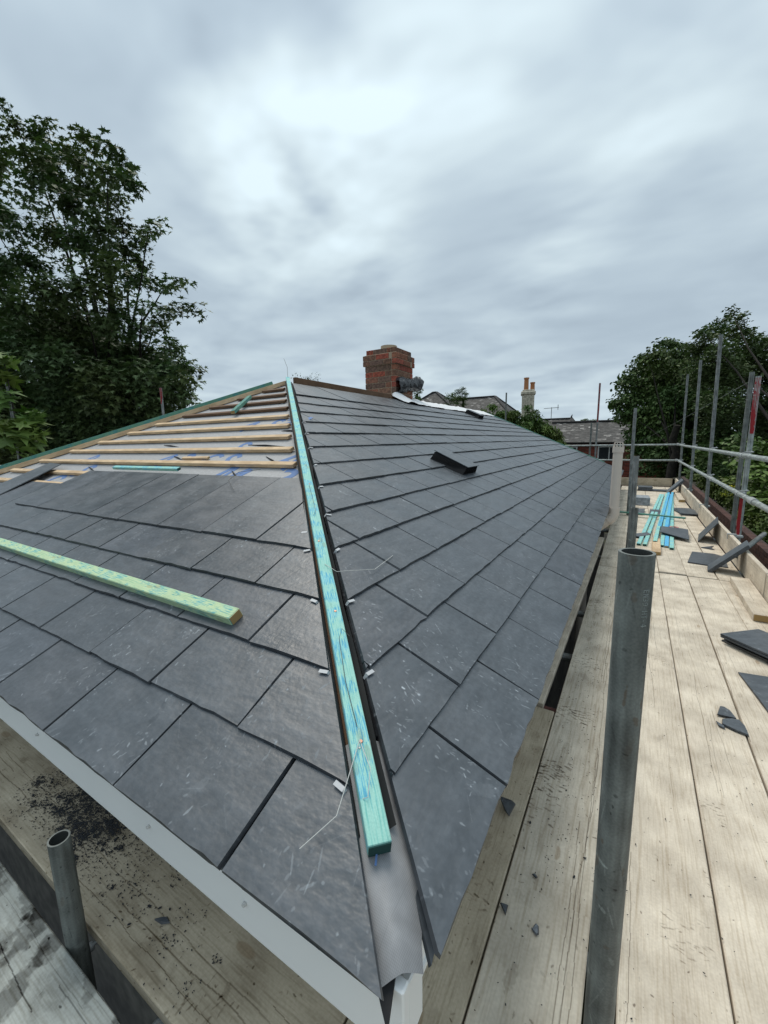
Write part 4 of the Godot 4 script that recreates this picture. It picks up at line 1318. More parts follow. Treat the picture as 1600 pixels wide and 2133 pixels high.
	put("toe_board", beam(Vector3(-0.33, -1.182, -13.17), Vector3(0.90, -1.182, -13.19), 0.215, 0.036, Vector3.UP, 0.003, Vector2(3.3, 2.1)), M.dirty, s)
	for z in [-5.7, -8.05, -10.4]:
		st = begin()
		box(st, Transform3D(Basis(), Vector3(0.97, -1.054, z)), Vector3(0.075, 0.012, 0.035), 0.003)
		box(st, Transform3D(Basis(), Vector3(0.932, -1.08, z)), Vector3(0.006, 0.06, 0.03), 0.002)
		box(st, Transform3D(Basis(), Vector3(1.02, -1.075, z - 0.01)), Vector3(0.09, 0.03, 0.05), 0.006)
		put("toe_board_clip", st.commit(), M.zinc, s)

func scaffold_board(a: Vector3, b: Vector3, wide: float, label: String, m: Material = null, off := Vector2.INF) -> MeshInstance3D:
	var lift := rnd(-0.003, 0.003)
	var mid := (a + b) * 0.5
	var t := along(a - mid, b - mid)
	t.basis = t.basis * Basis(Vector3.RIGHT, rnd(-0.006, 0.006))
	t.origin.y += DECK - 0.019 + lift - mid.y
	var st := begin()
	box(st, t, Vector3(a.distance_to(b), 0.038, wide), 0.003, off if off != Vector2.INF else Vector2(rnd(0, 9), rng.randi_range(0, 2) * 0.2315))
	var o := lone("scaffold_board", st.commit(), m if m else M.board, label, "scaffold board", "scaffold boards of the deck")
	o.position = mid
	return o

func build_boards() -> void:
	var row := {"near": [0.5, -4.635], "middle": [-4.665, -8.945], "far": [-8.975, -11.86], "end": [-11.89, -13.05]}
	var words := {"near": "nearest length of the side deck", "middle": "middle length of the side deck", "far": "far length of the side deck", "end": "short end run of the deck"}
	var cols := [[-0.1265, 0.225, "dark-scuffed board between roof and upright tubes,"], [0.1675, 0.225, "pale board just right of the upright tubes,"], [0.3935, 0.217, "pale board second right of the tubes,"], [0.620, 0.228, "pale board third right of the tubes,"], [0.8385, 0.196, "board against the toe board,"]]
	for k in row:
		for c in cols:
			var x: float = c[0]
			var j := rnd(-0.035, 0.035)
			scaffold_board(Vector3(x + rnd(-0.002, 0.002), 0, row[k][0] + j), Vector3(x + rnd(-0.002, 0.002), 0, row[k][1] + j * 0.3), c[1], c[2] + " " + words[k], M.scuffed if x < 0.0 else M.board, Vector2(rnd(0, 9), rng.randi_range(0, 2) * 0.25) if x < 0.0 else Vector2.INF)
	scaffold_board(Vector3(-0.3565, 0, 0.5), Vector3(-0.3565, 0, -1.945), 0.225, "brownish board tight under the slate edge at the near corner", M.dirty)
	scaffold_board(Vector3(-0.415, 0, -1.985), Vector3(-0.378, 0, -6.05), 0.225, "narrow looking board half hidden under the right eave, beside the open gap")
	scaffold_board(Vector3(-0.475, 0, -0.476), Vector3(-4.4, 0, -0.476), 0.228, "brown board below the white fascia, strewn with black slate dust", M.dirty, Vector2(1.31, 0.42))
	scaffold_board(Vector3(-0.475, 0, -0.192), Vector3(-4.2, 0, -0.192), 0.225, "grey stained board at bottom left, in front of the short upright tube", M.grey_board, Vector2(0.2, 0.1))

# ---------------------------------------------------------------- neighbours
func hip_roof(parent: Node3D, c: Vector3, half: Vector2, ridge: float, rise: float, called := "roof") -> MeshInstance3D:
	var st := begin()
	var e := [c + Vector3(-half.x, 0, half.y), c + Vector3(half.x, 0, half.y), c + Vector3(half.x, 0, -half.y), c + Vector3(-half.x, 0, -half.y)]
	var r0 := c + Vector3(-ridge, rise, 0)
	var r1 := c + Vector3(ridge, rise, 0)
	var l := Vector2(half.y, rise).length()
	var faces := [[e[0], e[1], r1, r0], [e[2], e[3], r0, r1], [e[1], e[2], r1], [e[3], e[0], r0]]
	for f in faces:
		var ux: Vector3 = (f[1] - f[0]).normalized()
		var uv := []
		for p in f: uv.append(Vector2((p - f[0]).dot(ux), ((p - f[0]) - ux * (p - f[0]).dot(ux)).length()))
		face(st, f, uv)
	var o := put(called, st.commit(), M.far_slate, parent)
	for q in [[r0, r1], [e[0], r0], [e[1], r1], [e[2], r1], [e[3], r0]]:
		if q[0].distance_to(q[1]) > 0.2:
			put("ridge_tiles", beam(q[0] + Vector3(0, 0.03, 0), q[1] + Vector3(0, 0.03, 0), 0.12, 0.3, Vector3.UP, 0.04), M.ridge_tile, o)
	return o

func build_neighbours() -> void:
	var st: SurfaceTool
	var h := thing("slate_house", "grey house with a steep hipped slate roof, just right of the brick chimney", "house", Vector3(-19.6, GROUND, -44.5))
	st = begin()
	box(st, Transform3D(Basis(), Vector3(-19.6, -0.2, -44.5)), Vector3(6.4, 6.8, 4.6), 0.0)
	put("wall", st.commit(), M.render, h)
	hip_roof(h, Vector3(-19.9, 3.15, -44.3), Vector2(3.6, 2.6), 0.25, 2.35)
	h = thing("lichened_house", "house with a long hipped slate roof patched with pale lichen, left of the cream chimney", "house", Vector3(-15.6, GROUND, -45.0))
	st = begin()
	box(st, Transform3D(Basis(), Vector3(-15.7, -0.6, -45.0)), Vector3(9.0, 6.0, 4.6), 0.0)
	put("wall", st.commit(), M.render, h)
	hip_roof(h, Vector3(-15.7, 2.55, -45.0), Vector2(4.9, 2.7), 2.5, 2.1)
	# long low building with a brick wall
	h = thing("long_brick_building", "long low brick building with an old lichened slate roof behind the far guard rail", "building", Vector3(-1.0, GROUND, -38.5))
	st = begin()
	box(st, Transform3D(Basis(), Vector3(-0.6, -2.0, -39.0)), Vector3(11.0, 3.4, 5.0), 0.0)
	put("wall", st.commit(), M.far_brick, h)
	st = begin()
	for s in [1.0, -1.0]:
		var e0 := Vector3(-6.4, -0.22, -39.2 + 3.0 * s)
		var e1 := Vector3(5.4, -0.30, -39.2 + 3.0 * s)
		var r0 := Vector3(-6.4, 1.42, -39.2)
		var r1 := Vector3(5.4, 1.34, -39.2)
		var f := [e0, e1, r1, r0]
		if s < 0: f = [e1, e0, r0, r1]
		face(st, f, [Vector2(0, 0), Vector2(11.8, 0), Vector2(11.8, 3.4), Vector2(0, 3.4)])
	var roof := put("roof", st.commit(), M.far_slate, h)
	put("ridge_tiles", beam(Vector3(-6.4, 1.46, -39.2), Vector3(5.4, 1.38, -39.2), 0.14, 0.3, Vector3.UP, 0.04), M.ridge_tile, roof)
	put("gutter", beam(Vector3(-6.4, -0.30, -36.15), Vector3(5.4, -0.38, -36.15), 0.14, 0.14, Vector3.UP, 0.03), M.plastic, h)
	for x in [-4.75, -1.7, 2.0]:
		var win := put("window", beam(Vector3(x - 0.8, -1.15, -36.47), Vector3(x + 0.8, -1.15, -36.47), 1.1, 0.08, Vector3.UP, 0.01), M.white_paint, h)
		put("pane", beam(Vector3(x - 0.70, -1.15, -36.425), Vector3(x - 0.04, -1.15, -36.425), 0.95, 0.02), M.glass, win)
		put("pane", beam(Vector3(x + 0.04, -1.15, -36.425), Vector3(x + 0.70, -1.15, -36.425), 0.95, 0.02), M.glass, win)
	h = thing("low_slate_building", "small slate roof with a dark finial, beyond the left end of the long brick building", "building", Vector3(-7.2, GROUND, -46.0))
	st = begin()
	box(st, Transform3D(Basis(), Vector3(-7.2, -1.4, -46.0)), Vector3(3.4, 4.5, 3.0), 0.0)
	put("wall", st.commit(), M.far_brick, h)
	hip_roof(h, Vector3(-7.2, 0.9, -46.0), Vector2(2.2, 1.9), 1.5, 1.15)
	st = begin()
	pipe(st, [Vector3(-5.7, 2.0, -46), Vector3(-5.7, 2.25, -46), Vector3(-5.62, 2.42, -46)], [0.12, 0.07, 0.03], 8)
	put("finial", st.commit(), M.ridge_tile, h)
	# cream rendered chimney with two pots
	h = thing("rendered_chimney", "tall cream rendered chimney stack with two clay pots above the hedge", "chimney", Vector3(-8.3, GROUND, -38.2))
	st = begin()
	box(st, Transform3D(Basis(Vector3.UP, 0.25), Vector3(-8.3, 0.15, -38.2)), Vector3(1.0, 7.5, 1.0), 0.03)
	put("stack", st.commit(), M.render, h)
	st = begin()
	box(st, Transform3D(Basis(Vector3.UP, 0.25), Vector3(-8.3, 3.98, -38.2)), Vector3(1.2, 0.34, 1.2), 0.08)
	box(st, Transform3D(Basis(Vector3.UP, 0.25), Vector3(-8.3, 4.2, -38.2)), Vector3(0.95, 0.14, 0.95), 0.05)
	put("stack_cap", st.commit(), M.render, h)
	for q in [[-8.44, 5.28, -38.0, 0.2], [-8.02, 4.92, -38.5, 0.19]]:
		st = begin()
		pipe(st, [Vector3(q[0], 4.2, q[2]), Vector3(q[0], q[1] - 0.12, q[2]), Vector3(q[0], q[1] - 0.1, q[2]), Vector3(q[0], q[1], q[2])], [q[3], q[3] * 0.92, q[3] * 1.12, q[3] * 1.12], 16, 0.04)
		put("chimney_pot", st.commit(), M.terracotta, h)
	# television aerial
	h = thing("television_aerial", "thin television aerial on a pole, right of the cream chimney", "aerial", Vector3(-8.1, 0.9, -48.9))
	st = begin()
	pipe(st, [Vector3(-8.1, -1.0, -48.9), Vector3(-8.1, 3.45, -48.9)], [0.035, 0.03], 8)
	put("mast", st.commit(), M.steel_dark, h)
	st = begin()
	pipe(st, [Vector3(-8.9, 3.35, -48.9), Vector3(-7.35, 3.4, -48.9)], [0.025, 0.025], 6)
	for k in 7: pipe(st, [Vector3(-8.7 + k * 0.2, 3.36 + k * 0.004, -49.2), Vector3(-8.7 + k * 0.2, 3.36 + k * 0.004, -48.6)], [0.012, 0.012], 5)
	pipe(st, [Vector3(-7.45, 3.15, -48.9), Vector3(-7.45, 3.7, -48.9)], [0.03, 0.03], 6)
	put("dipoles", st.commit(), M.steel_dark, h)
	# brick boundary wall beyond the toe boards
	h = thing("boundary_wall", "dark red brick boundary wall below the right side of the deck", "wall", Vector3(1.66, GROUND, -8.0))
	st = begin()
	box(st, Transform3D(Basis(Vector3(0, 0, -1), Vector3.UP, Vector3.RIGHT), Vector3(1.68, -2.57, -9.0)), Vector3(22, 2.05, 0.10), 0.0)
	put("core", st.commit(), mat(lin(0.05, 0.03, 0.025), 0.95), h)
	st = begin()                                         # its bricks, a couple of pixels tall from here
	for r in 12:
		var y := -1.54 - r * 0.075
		var z := -3.0 - (0.11 if r % 2 == 0 else 0.0)
		while z > -16.0:
			var k := rnd(0.7, 1.25)
			box(st, Transform3D(Basis(Vector3(0, 0, -1), Vector3.UP, Vector3.RIGHT), Vector3(1.65 + rnd(-0.002, 0.002), y - 0.032, z - 0.107)), Vector3(0.214, 0.064, 0.10), 0.0, Vector2(rnd(0, 4), rnd(0, 4)), Color(0.115 * k, 0.05 * k, 0.038 * k) * 0.9)
			z -= 0.225
	put("brickwork", st.commit(), M.brick, h).set_meta("kind", "stuff")
	h = lone("overhead_cable", wire_mesh([Vector3(1.085, 0.62, -6.42), Vector3(0.8, 0.35, -12.0), Vector3(0.3, -0.1, -22.0), Vector3(-0.6, -0.35, -36.4)], 0.003), M.steel_dark, "thin cable running from the far brick building towards the scaffold posts", "cable")

# ---------------------------------------------------------------- trees and plants
func lobed_leaf(st: SurfaceTool, t: Transform3D, size: float, col: Color) -> void:
	var out := [[0.0, -0.05], [0.16, 0.06], [0.52, -0.04], [0.26, 0.22], [0.64, 0.50], [0.20, 0.46], [0.17, 0.62], [0.0, 1.05], [-0.17, 0.62], [-0.20, 0.46], [-0.64, 0.50], [-0.26, 0.22], [-0.52, -0.04], [-0.16, 0.06]]
	var p := []
	for o in out: p.append(t * (Vector3(o[0], 0.10 * absf(o[0]) - 0.12 * o[1] * o[1], o[1]) * size))
	var c := t * (Vector3(0, 0.03, 0.30) * size)
	for i in out.size():
		var j := (i + 1) % out.size()
		face(st, [c, p[j], p[i]], [Vector2.ZERO, Vector2.RIGHT, Vector2.DOWN], col)

func plain_leaf(st: SurfaceTool, t: Transform3D, size: float, col: Color, slim := 0.34) -> void:
	var p := []
	for o in [[0.0, 0.0], [slim, 0.35], [slim * 0.8, 0.65], [0.0, 1.0], [-slim * 0.8, 0.65], [-slim, 0.35]]:
		p.append(t * (Vector3(o[0], 0.25 * absf(o[0]) - 0.15 * o[1] * o[1], o[1]) * size))
	face(st, [p[3], p[2], p[1], p[0]], [Vector2.ZERO, Vector2.RIGHT, Vector2.DOWN, Vector2.ZERO], col)
	face(st, [p[0], p[5], p[4], p[3]], [Vector2.ZERO, Vector2.RIGHT, Vector2.DOWN, Vector2.ZERO], col)

func loose_turn() -> Basis:
	return Basis(Vector3.UP, rnd(0, TAU)) * Basis(Vector3.RIGHT, rnd(-0.2, 1.1)) * Basis(Vector3.BACK, rnd(-0.5, 0.5))

func sprig(kind: String, count: int, size: float, spread: float) -> ArrayMesh:
	var st := begin()
	for i in count:
		var t := Transform3D(loose_turn(), Vector3(rnd(-1, 1), rnd(-0.7, 0.7), rnd(-1, 1)) * spread)
		var k := rnd(0.75, 1.2)
		if kind == "lobed": lobed_leaf(st, t, size * rnd(0.7, 1.15), Color(k, k, k))
		elif kind == "slim": plain_leaf(st, t, size * rnd(0.7, 1.2), Color(k, k, k), 0.16)
		else: plain_leaf(st, t, size * rnd(0.7, 1.2), Color(k, k, k))
	return st.commit()

func crown(parent: Node3D, clumps: Array, mesh: ArrayMesh, m: Material, density: float, shell := 0.5, called := "crown") -> void:
	var where := []
	var tint := []
	for c in clumps:
		var r: float = c[3]
		var n := maxi(3, int(density * r * r))
		var base := rnd(0.8, 1.2)
		var warm := rnd(-0.1, 0.16)
		var squash := rnd(0.65, 0.95)
		for i in n:
			var d := Vector3(rng.randfn(), rng.randfn(), rng.randfn()).normalized() * r * pow(rng.randf(), shell)
			d.y *= squash
			where.append(Transform3D(Basis(Vector3.UP, rnd(0, TAU)).scaled(Vector3.ONE * rnd(0.75, 1.25)) * Basis(Vector3.RIGHT, rnd(-0.5, 0.5)), Vector3(c[0], c[1], c[2]) + d - parent.position))
			var k := base * rnd(0.75, 1.25)
			tint.append(Color(k * (1.0 + warm), k, k * (1.0 - warm * 0.5)))
	var mm := MultiMesh.new()
	mm.transform_format = MultiMesh.TRANSFORM_3D
	mm.use_colors = true
	mm.mesh = mesh
	mm.instance_count = where.size()
	for i in where.size():
		mm.set_instance_transform(i, where[i])
		mm.set_instance_color(i, tint[i])
	var o := MultiMeshInstance3D.new()
	o.multimesh = mm
	o.material_override = m
	o.name = called
	parent.add_child(o, true)
	o.set_meta("kind", "stuff")

# trunk, and limbs that reach into the clumps of the crown
func timber(parent: Node3D, foot: Vector3, fork: Vector3, girth: float, clumps: Array, every: int, m: Material) -> void:
	var st := begin()
	var n := noise(17, 0.4, 2)
	var path := []
	var rad := []
	for i in 7:
		var t := i / 6.0
		path.append(foot.lerp(fork, t) + Vector3(n.get_noise_2d(t * 9, foot.x), 0, n.get_noise_2d(t * 9, foot.z + 30)) * 0.25 * t)
		rad.append(girth * lerpf(1.25, 0.7, t))
	pipe(st, path, rad, 12)
	put("trunk", st.commit(), m, parent)
	st = begin()
	for i in range(0, clumps.size(), every):
		var c := Vector3(clumps[i][0], clumps[i][1], clumps[i][2])
		var start: Vector3 = path[3].lerp(fork, rng.randf())
		var mid := start.lerp(c, 0.5) + Vector3(rnd(-0.3, 0.3), rnd(0.0, 0.5), rnd(-0.3, 0.3))
		var q := start.lerp(mid, 0.5) + Vector3(rnd(-0.1, 0.1), 0.1, rnd(-0.1, 0.1))
		var w := mid.lerp(c, 0.6) + Vector3(rnd(-0.1, 0.1), rnd(-0.05, 0.1), rnd(-0.1, 0.1))
		var g := girth * 0.30
		pipe(st, [start, q, mid, w, c + Vector3(0, clumps[i][3] * 0.4, 0)], [g, g * 0.75, g * 0.5, g * 0.25, g * 0.08], 6, 0.0, false)
	put("limbs", st.commit(), m, parent)

func build_trees() -> void:
	var maple := leaf_material(lin(0.092, 0.138, 0.056), lin(0.11, 0.19, 0.05))
	var dark := leaf_material(lin(0.078, 0.128, 0.038), lin(0.08, 0.15, 0.03))
	var fresh := leaf_material(lin(0.10, 0.16, 0.035), lin(0.10, 0.18, 0.02))
	var olive := leaf_material(lin(0.075, 0.11, 0.022), lin(0.06, 0.10, 0.015))
	var conifer := leaf_material(lin(0.09, 0.145, 0.034), lin(0.06, 0.10, 0.02))
	var t := thing("maple_tree", "tall dark maple at left, its upper branches open against the sky", "tree", Vector3(-15.5, GROUND, -8.0))
	var leafy := sprig("lobed", 9, 0.135, 0.17)
	timber(t, Vector3(-15.5, GROUND, -8.0), Vector3(-14.8, 3.0, -7.6), 0.26, MAPLE_OPEN + MAPLE_DENSE, 4, M.bark)
	crown(t, MAPLE_OPEN, leafy, maple, 125.0, 0.7)
	crown(t, MAPLE_DENSE, leafy, maple, 190.0, 0.5)
	# a fresh green shoot of the same kind, nearer, hanging over the left scaffold
	t = thing("maple_sapling", "young maple shoot with big fresh green leaves at the left edge by a scaffold pole", "tree", Vector3(-8.1, GROUND, -2.4))
	var st := begin()
	pipe(st, [Vector3(-8.1, GROUND, -2.4), Vector3(-8.0, -0.8, -2.5), Vector3(-7.85, 0.2, -2.52), Vector3(-8.06, 1.25, -2.56)], [0.03, 0.022, 0.014, 0.006], 8)
	put("stem", st.commit(), M.bark, t)
	var shoots := []
	for q in [[-7.73, 0.50, -2.62, 0.12], [-7.84, 0.36, -2.56, 0.16], [-7.98, 0.33, -2.48, 0.17], [-7.66, 0.24, -2.62, 0.11], [-7.92, 0.10, -2.46, 0.17], [-7.78, 0.16, -2.55, 0.14], [-8.04, 1.30, -2.58, 0.09], [-8.04, 1.08, -2.56, 0.12], [-8.06, 0.80, -2.5, 0.15], [-8.2, 0.3, -2.3, 0.2]]: shoots.append(q)
	crown(t, shoots, sprig("lobed", 4, 0.24, 0.10), fresh, 190.0, 0.55, "leaves")
	t = thing("round_tree", "dark round-headed tree behind the far guard rail at right", "tree", Vector3(1.7, GROUND, -26.5))
	timber(t, Vector3(1.7, GROUND, -26.5), Vector3(1.8, 0.6, -26.5), 0.22, ROUND_TREE, 7, M.bark)
	crown(t, ROUND_TREE, sprig("plain", 10, 0.17, 0.19), dark, 100.0, 0.5)
	t = thing("tall_tree", "taller loose-topped tree at the right edge, overtopping the round dark tree", "tree", Vector3(4.6, GROUND, -20.5))
	timber(t, Vector3(4.6, GROUND, -20.5), Vector3(4.6, 1.2, -20.3), 0.2, TALL_TREE, 6, M.bark)
	crown(t, TALL_TREE, sprig("plain", 9, 0.14, 0.17), maple, 170.0, 0.5)
	t = thing("dark_thicket", "mass of dark bushes under the right-hand trees, behind the guard rails", "bushes", Vector3(3.0, GROUND, -21.0))
	crown(t, UNDER, sprig("plain", 10, 0.16, 0.2), dark, 110.0, 0.4, "foliage")
	t = thing("laurel_shrub", "bright green leafy shrub at the right edge behind the red painted post", "shrub", Vector3(3.4, -2.0, -9.5))
	crown(t, SHRUB, sprig("plain", 8, 0.13, 0.12), fresh, 330.0, 0.4, "foliage")
	t = thing("bramble_bank", "yellow-green brambles and weeds along the top of the brick boundary wall", "bushes", Vector3(2.4, -2.0, -9.0))
	var low := []
	for c in BRAMBLE:
		low.append(c)
		low.append([c[0] + 0.25, c[1] - 0.25, c[2] + 0.1, c[3] * 1.3])
	crown(t, low, sprig("plain", 9, 0.07, 0.09), olive, 1100.0, 0.5, "foliage")
	t = thing("yellow_flowers", "small patch of yellow flowering weeds by the third scaffold post", "plant", Vector3(1.9, -1.5, -12.5))
	crown(t, [[2.05, -1.25, -12.6, 0.12], [1.95, -1.4, -12.8, 0.1], [2.2, -1.45, -12.4, 0.08]], sprig("plain", 9, 0.04, 0.05), leaf_material(lin(0.5, 0.5, 0.04), lin(0.2, 0.2, 0.01)), 600.0, 0.5, "blossom")
	t = thing("evergreen_hedge", "bushy green evergreens beyond the roof verge, below the cream chimney", "hedge", Vector3(-4.3, GROUND, -18.0))
	timber(t, Vector3(-4.3, GROUND, -18.0), Vector3(-4.3, -0.6, -18.0), 0.14, HEDGE, 3, M.bark)
	var deep := []
	for c in HEDGE:
		deep.append(c)
		deep.append([c[0], c[1] - 0.9, c[2] - 0.3, c[3] + 0.5])
	crown(t, deep, sprig("slim", 16, 0.16, 0.13), conifer, 220.0, 0.4)
	for q in [[BIRCH, "birch_tree", "drooping birch top showing above the lichened slate roof"], [BIRCH2, "slender_tree", "thin dark treetop just right of the brick chimney"]]:
		var c: Array = q[0]
		t = thing(q[1], q[2], "tree", Vector3(c[0][0], GROUND, c[0][2]))
		timber(t, t.position, Vector3(c[0][0], c[0][1] - 1.0, c[0][2]), 0.12, c, 1, M.bark)
		var hang := []
		for k in c:
			hang.append(k)
			hang.append([k[0] + 0.1, k[1] - 0.5, k[2], k[3] * 0.7])
		crown(t, hang, sprig("slim", 12, 0.17, 0.16), dark, 120.0, 0.5)
	t = thing("twiggy_tree", "sparse twigs of a treetop showing behind the top of the hip", "tree", Vector3(TWIGGY[0][0], GROUND, TWIGGY[0][2]))
	timber(t, t.position, Vector3(TWIGGY[0][0] + 0.6, TWIGGY[0][1] - 1.6, TWIGGY[0][2]), 0.08, TWIGGY, 1, M.bark)
	crown(t, TWIGGY, sprig("plain", 5, 0.10, 0.2), dark, 110.0, 0.7)
	for i in 2:
		var c := FAR_TREES.slice(i * 2, i * 2 + 2)
		t = thing("distant_tree", ["small far treetop left of the red scaffold pole", "small far treetop right of the red scaffold pole"][i], "tree", Vector3(c[0][0], GROUND, c[0][2]), "treetops beyond the long roof")
		timber(t, t.position, Vector3(c[0][0], c[0][1] - 0.5, c[0][2]), 0.15, c, 1, M.bark)
		crown(t, c, sprig("plain", 8, 0.25, 0.3), maple, 120.0, 0.5)

# ---------------------------------------------------------------- things lying about
func loose_slate(centre: Vector3, ax: Vector3, ay: Vector3, outline: PackedVector2Array, label: String, group := "", thick := 0.007, called := "loose_slate", category := "slate") -> void:
	var x := ax.normalized()
	var z := x.cross(ay).normalized()
	if z.y < 0: z = -z
	var st := begin()
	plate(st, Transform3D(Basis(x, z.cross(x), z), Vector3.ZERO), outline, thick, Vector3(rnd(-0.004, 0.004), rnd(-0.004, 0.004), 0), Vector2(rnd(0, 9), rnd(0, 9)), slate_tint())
	lone(called, st.commit(), M.slate, label, category, group).position = centre

func rect(w: float, h: float) -> PackedVector2Array:
	return ragged(-w / 2, w / 2, -h / 2, h / 2)

func timber_piece(called: String, a: Vector3, b: Vector3, thick: float, wide: float, m: Material, label: String, category: String, group := "", up := Vector3.UP, ends := true) -> void:
	var t := thing(called, label, category, (a + b) * 0.5, group)
	put("length", beam(a, b, thick, wide, up, 0.003, Vector2(rnd(0, 7), rnd(0, 7))), m, t)
	if ends:
		var d := (b - a).normalized()
		var e: Material = M.green_end if m == M.treated else M.end_grain
		put("sawn_end", beam(a - d * 0.0015, a + d * 0.0005, thick - 0.006, wide - 0.006, up, 0.0), e, t)
		put("sawn_end", beam(b - d * 0.0005, b + d * 0.0015, thick - 0.006, wide - 0.006, up, 0.0), e, t)

func build_loose_things() -> void:
	var ff := front_frame()
	var up := ff.basis.z
	# treated timber lying on the roof
	timber_piece("green_batten", ff * Vector3(-3.75, 0.56, 0.046), ff * Vector3(-1.142, 0.53, 0.049), 0.042, 0.052, M.treated_pale, "long pale green batten lying across the front slates", "batten", "", up)
	timber_piece("green_batten", ff * Vector3(-3.93, 1.625, 0.012), ff * Vector3(-2.98, 1.625, 0.014), 0.024, 0.036, M.treated, "short dark teal batten lying on the bare laths just above the slates", "batten", "", up)
	timber_piece("green_batten", ff * Vector3(-3.70, 2.87, 0.022), ff * Vector3(-3.97, 3.40, 0.022), 0.036, 0.05, M.treated_dull, "stubby teal batten lying askew high on the bare laths", "batten", "", up)
	timber_piece("wood_scrap", ff * Vector3(-3.28, 1.87, -0.018), ff * Vector3(-2.95, 1.88, -0.018), 0.018, 0.03, M.batten, "small raw wood scrap on the membrane between two laths", "wood scrap", "", up)
	loose_slate(ff * Vector3(-5.13, 1.30, 0.02), Vector3(1, 0, 0.05), ff.basis.y, PackedVector2Array([Vector2(-0.26, -0.36), Vector2(0.30, -0.34), Vector2(0.23, 0.02), Vector2(0.16, 0.34), Vector2(-0.2, 0.36)]), "loose slate lying over the bare laths at the left edge of the roof")
	# wires
	lone("wire", wire_mesh([hip(0.285, 0.05), ff * Vector3(-0.46, 0.17, 0.05), ff * Vector3(-0.50, 0.095, 0.045)], 0.0011), M.wire, "straight pale wire hanging from the foot of the hip batten over the lowest slates", "wire")
	lone("wire", wire_mesh([hip(0.285, 0.044), hip(0.24, 0.05) + Vector3(0.012, 0.004, 0), hip(0.205, 0.046) + Vector3(0.0, 0.0, 0.01), hip(0.2, 0.043) + Vector3(-0.014, 0, 0.01)], 0.0009), M.wire, "short curled wire on the hip batten below its lowest copper nail", "wire")
	lone("wire", wire_mesh([hip(0.31, 0.044), hip(0.40, 0.046) + Vector3(-0.006, 0, 0.004), hip(0.50, 0.05) + Vector3(-0.004, 0.004, 0), hip(0.53, 0.055) + Vector3(0.016, 0.004, 0.002), hip(0.52, 0.05) + Vector3(0.04, 0.0, 0.0)], 0.0009), M.dark_wire, "dark curved wire looping along the lower part of the hip batten", "wire")
	lone("wire", wire_mesh([hip(0.78, 0.043), hip(0.75, 0.048) + Vector3(0.05, 0.0, 0), right_frame() * Vector3(1.35, 0.73, 0.05), right_frame() * Vector3(1.55, 0.76, 0.04)], 0.0012), M.wire, "pale wire reaching right from the hip batten across the slates", "wire")
	lone("wire", wire_mesh([hip(1.30, 0.044), hip(1.18, 0.06) + Vector3(0.02, 0.0, 0.02), hip(1.08, 0.05) + Vector3(0.016, 0, 0.01), hip(1.06, 0.044) + Vector3(0, 0, 0.01)], 0.0010), M.dark_wire, "looped dark wire half way up the hip batten", "wire")
	lone("wire", wire_mesh([ff * Vector3(-2.1, 1.64, 0.02), ff * Vector3(-2.22, 1.56, 0.04), ff * Vector3(-2.2, 1.45, 0.04), ff * Vector3(-2.06, 1.36, 0.03)], 0.0016), M.dark_wire, "thin dark wire curled on the heads of the top row of front slates", "wire")
	lone("wire", wire_mesh([hip(3.70, 0.04), hip(3.70, 0.04) + Vector3(0.0, 0.13, 0), hip(3.70, 0.04) + Vector3(-0.05, 0.24, 0.0)], 0.003), M.wire, "thin wire sticking up from the top of the hip batten", "wire")
	# the bundle of treated battens on the deck
	var y := DECK + 0.014
	var bundle := [[0.117, -5.75, 0.569, -11.16, 0.0, "leftmost, pale and nearly flat"], [0.179, -5.745, 0.612, -11.12, 0.0, "second from the left, dark ended"], [0.285, -5.86, 0.681, -11.15, 0.026, "third from left, on the wood block"], [0.352, -5.78, 0.712, -11.1, 0.0, "fourth from left, beside the wood block"],
		[0.398, -5.76, 0.745, -11.16, 0.0, "fifth from left, amid the tight group"], [0.444, -5.68, 0.79, -11.24, 0.0, "rightmost on the boards"], [0.372, -6.9, 0.725, -11.3, 0.026, "bright blue, upper left of the raised pair"], [0.45, -6.85, 0.80, -11.38, 0.026, "upper right of the raised pair"]]
	for q in bundle:
		timber_piece("treated_batten", Vector3(q[0], y + q[4], q[1]), Vector3(q[2], y + q[4], q[3]), 0.026, 0.043, M.treated_blue if q[3] > -11.25 and q[4] + q[0] > 0.36 and q[0] < 0.4 or q[4] > 0.02 and q[0] > 0.3 else M.treated, "teal batten of the deck bundle, " + q[5], "batten", "teal battens in a bundle on the deck")
	timber_piece("treated_batten", Vector3(-0.166, DECK + 0.055, -7.97), Vector3(0.738, DECK + 0.062, -7.69), 0.024, 0.045, M.treated_dull, "teal batten laid crosswise over the bundle on the deck", "batten")
	timber_piece("wood_block", Vector3(0.283, DECK + 0.021, -5.34), Vector3(0.306, DECK + 0.021, -6.08), 0.04, 0.085, M.batten, "raw wood offcut under the near ends of the teal battens", "wood block")
	timber_piece("wood_block", Vector3(0.862, DECK + 0.026, -3.68), Vector3(0.875, DECK + 0.026, -4.62), 0.05, 0.13, M.board, "thick pale timber offcut lying beside the toe board", "wood block")
	timber_piece("wood_block", Vector3(0.872, DECK + 0.028, -10.03), Vector3(0.885, DECK + 0.028, -11.3), 0.054, 0.10, M.board, "timber offcut beside the toe board near the far end of the deck", "wood block")
	var st := begin()
	box(st, Transform3D(Basis(Vector3.UP, 0.04), Vector3(0, 0.075, 0)), Vector3(0.235, 0.15, 0.44), 0.004)
	lone("grey_block", st.commit(), M.grey_block, "plain grey building block on the deck behind the upright tubes", "block").position = Vector3(0.19, DECK, -9.52)
	# slates on the deck
	loose_slate(Vector3(0.862, -1.158, -6.47), Vector3(0.06, 0, -0.5), Vector3(0.165, 0.24, -0.02), rect(0.5, 0.31), "single slate leaning on the toe board, beside the crosswise batten end")
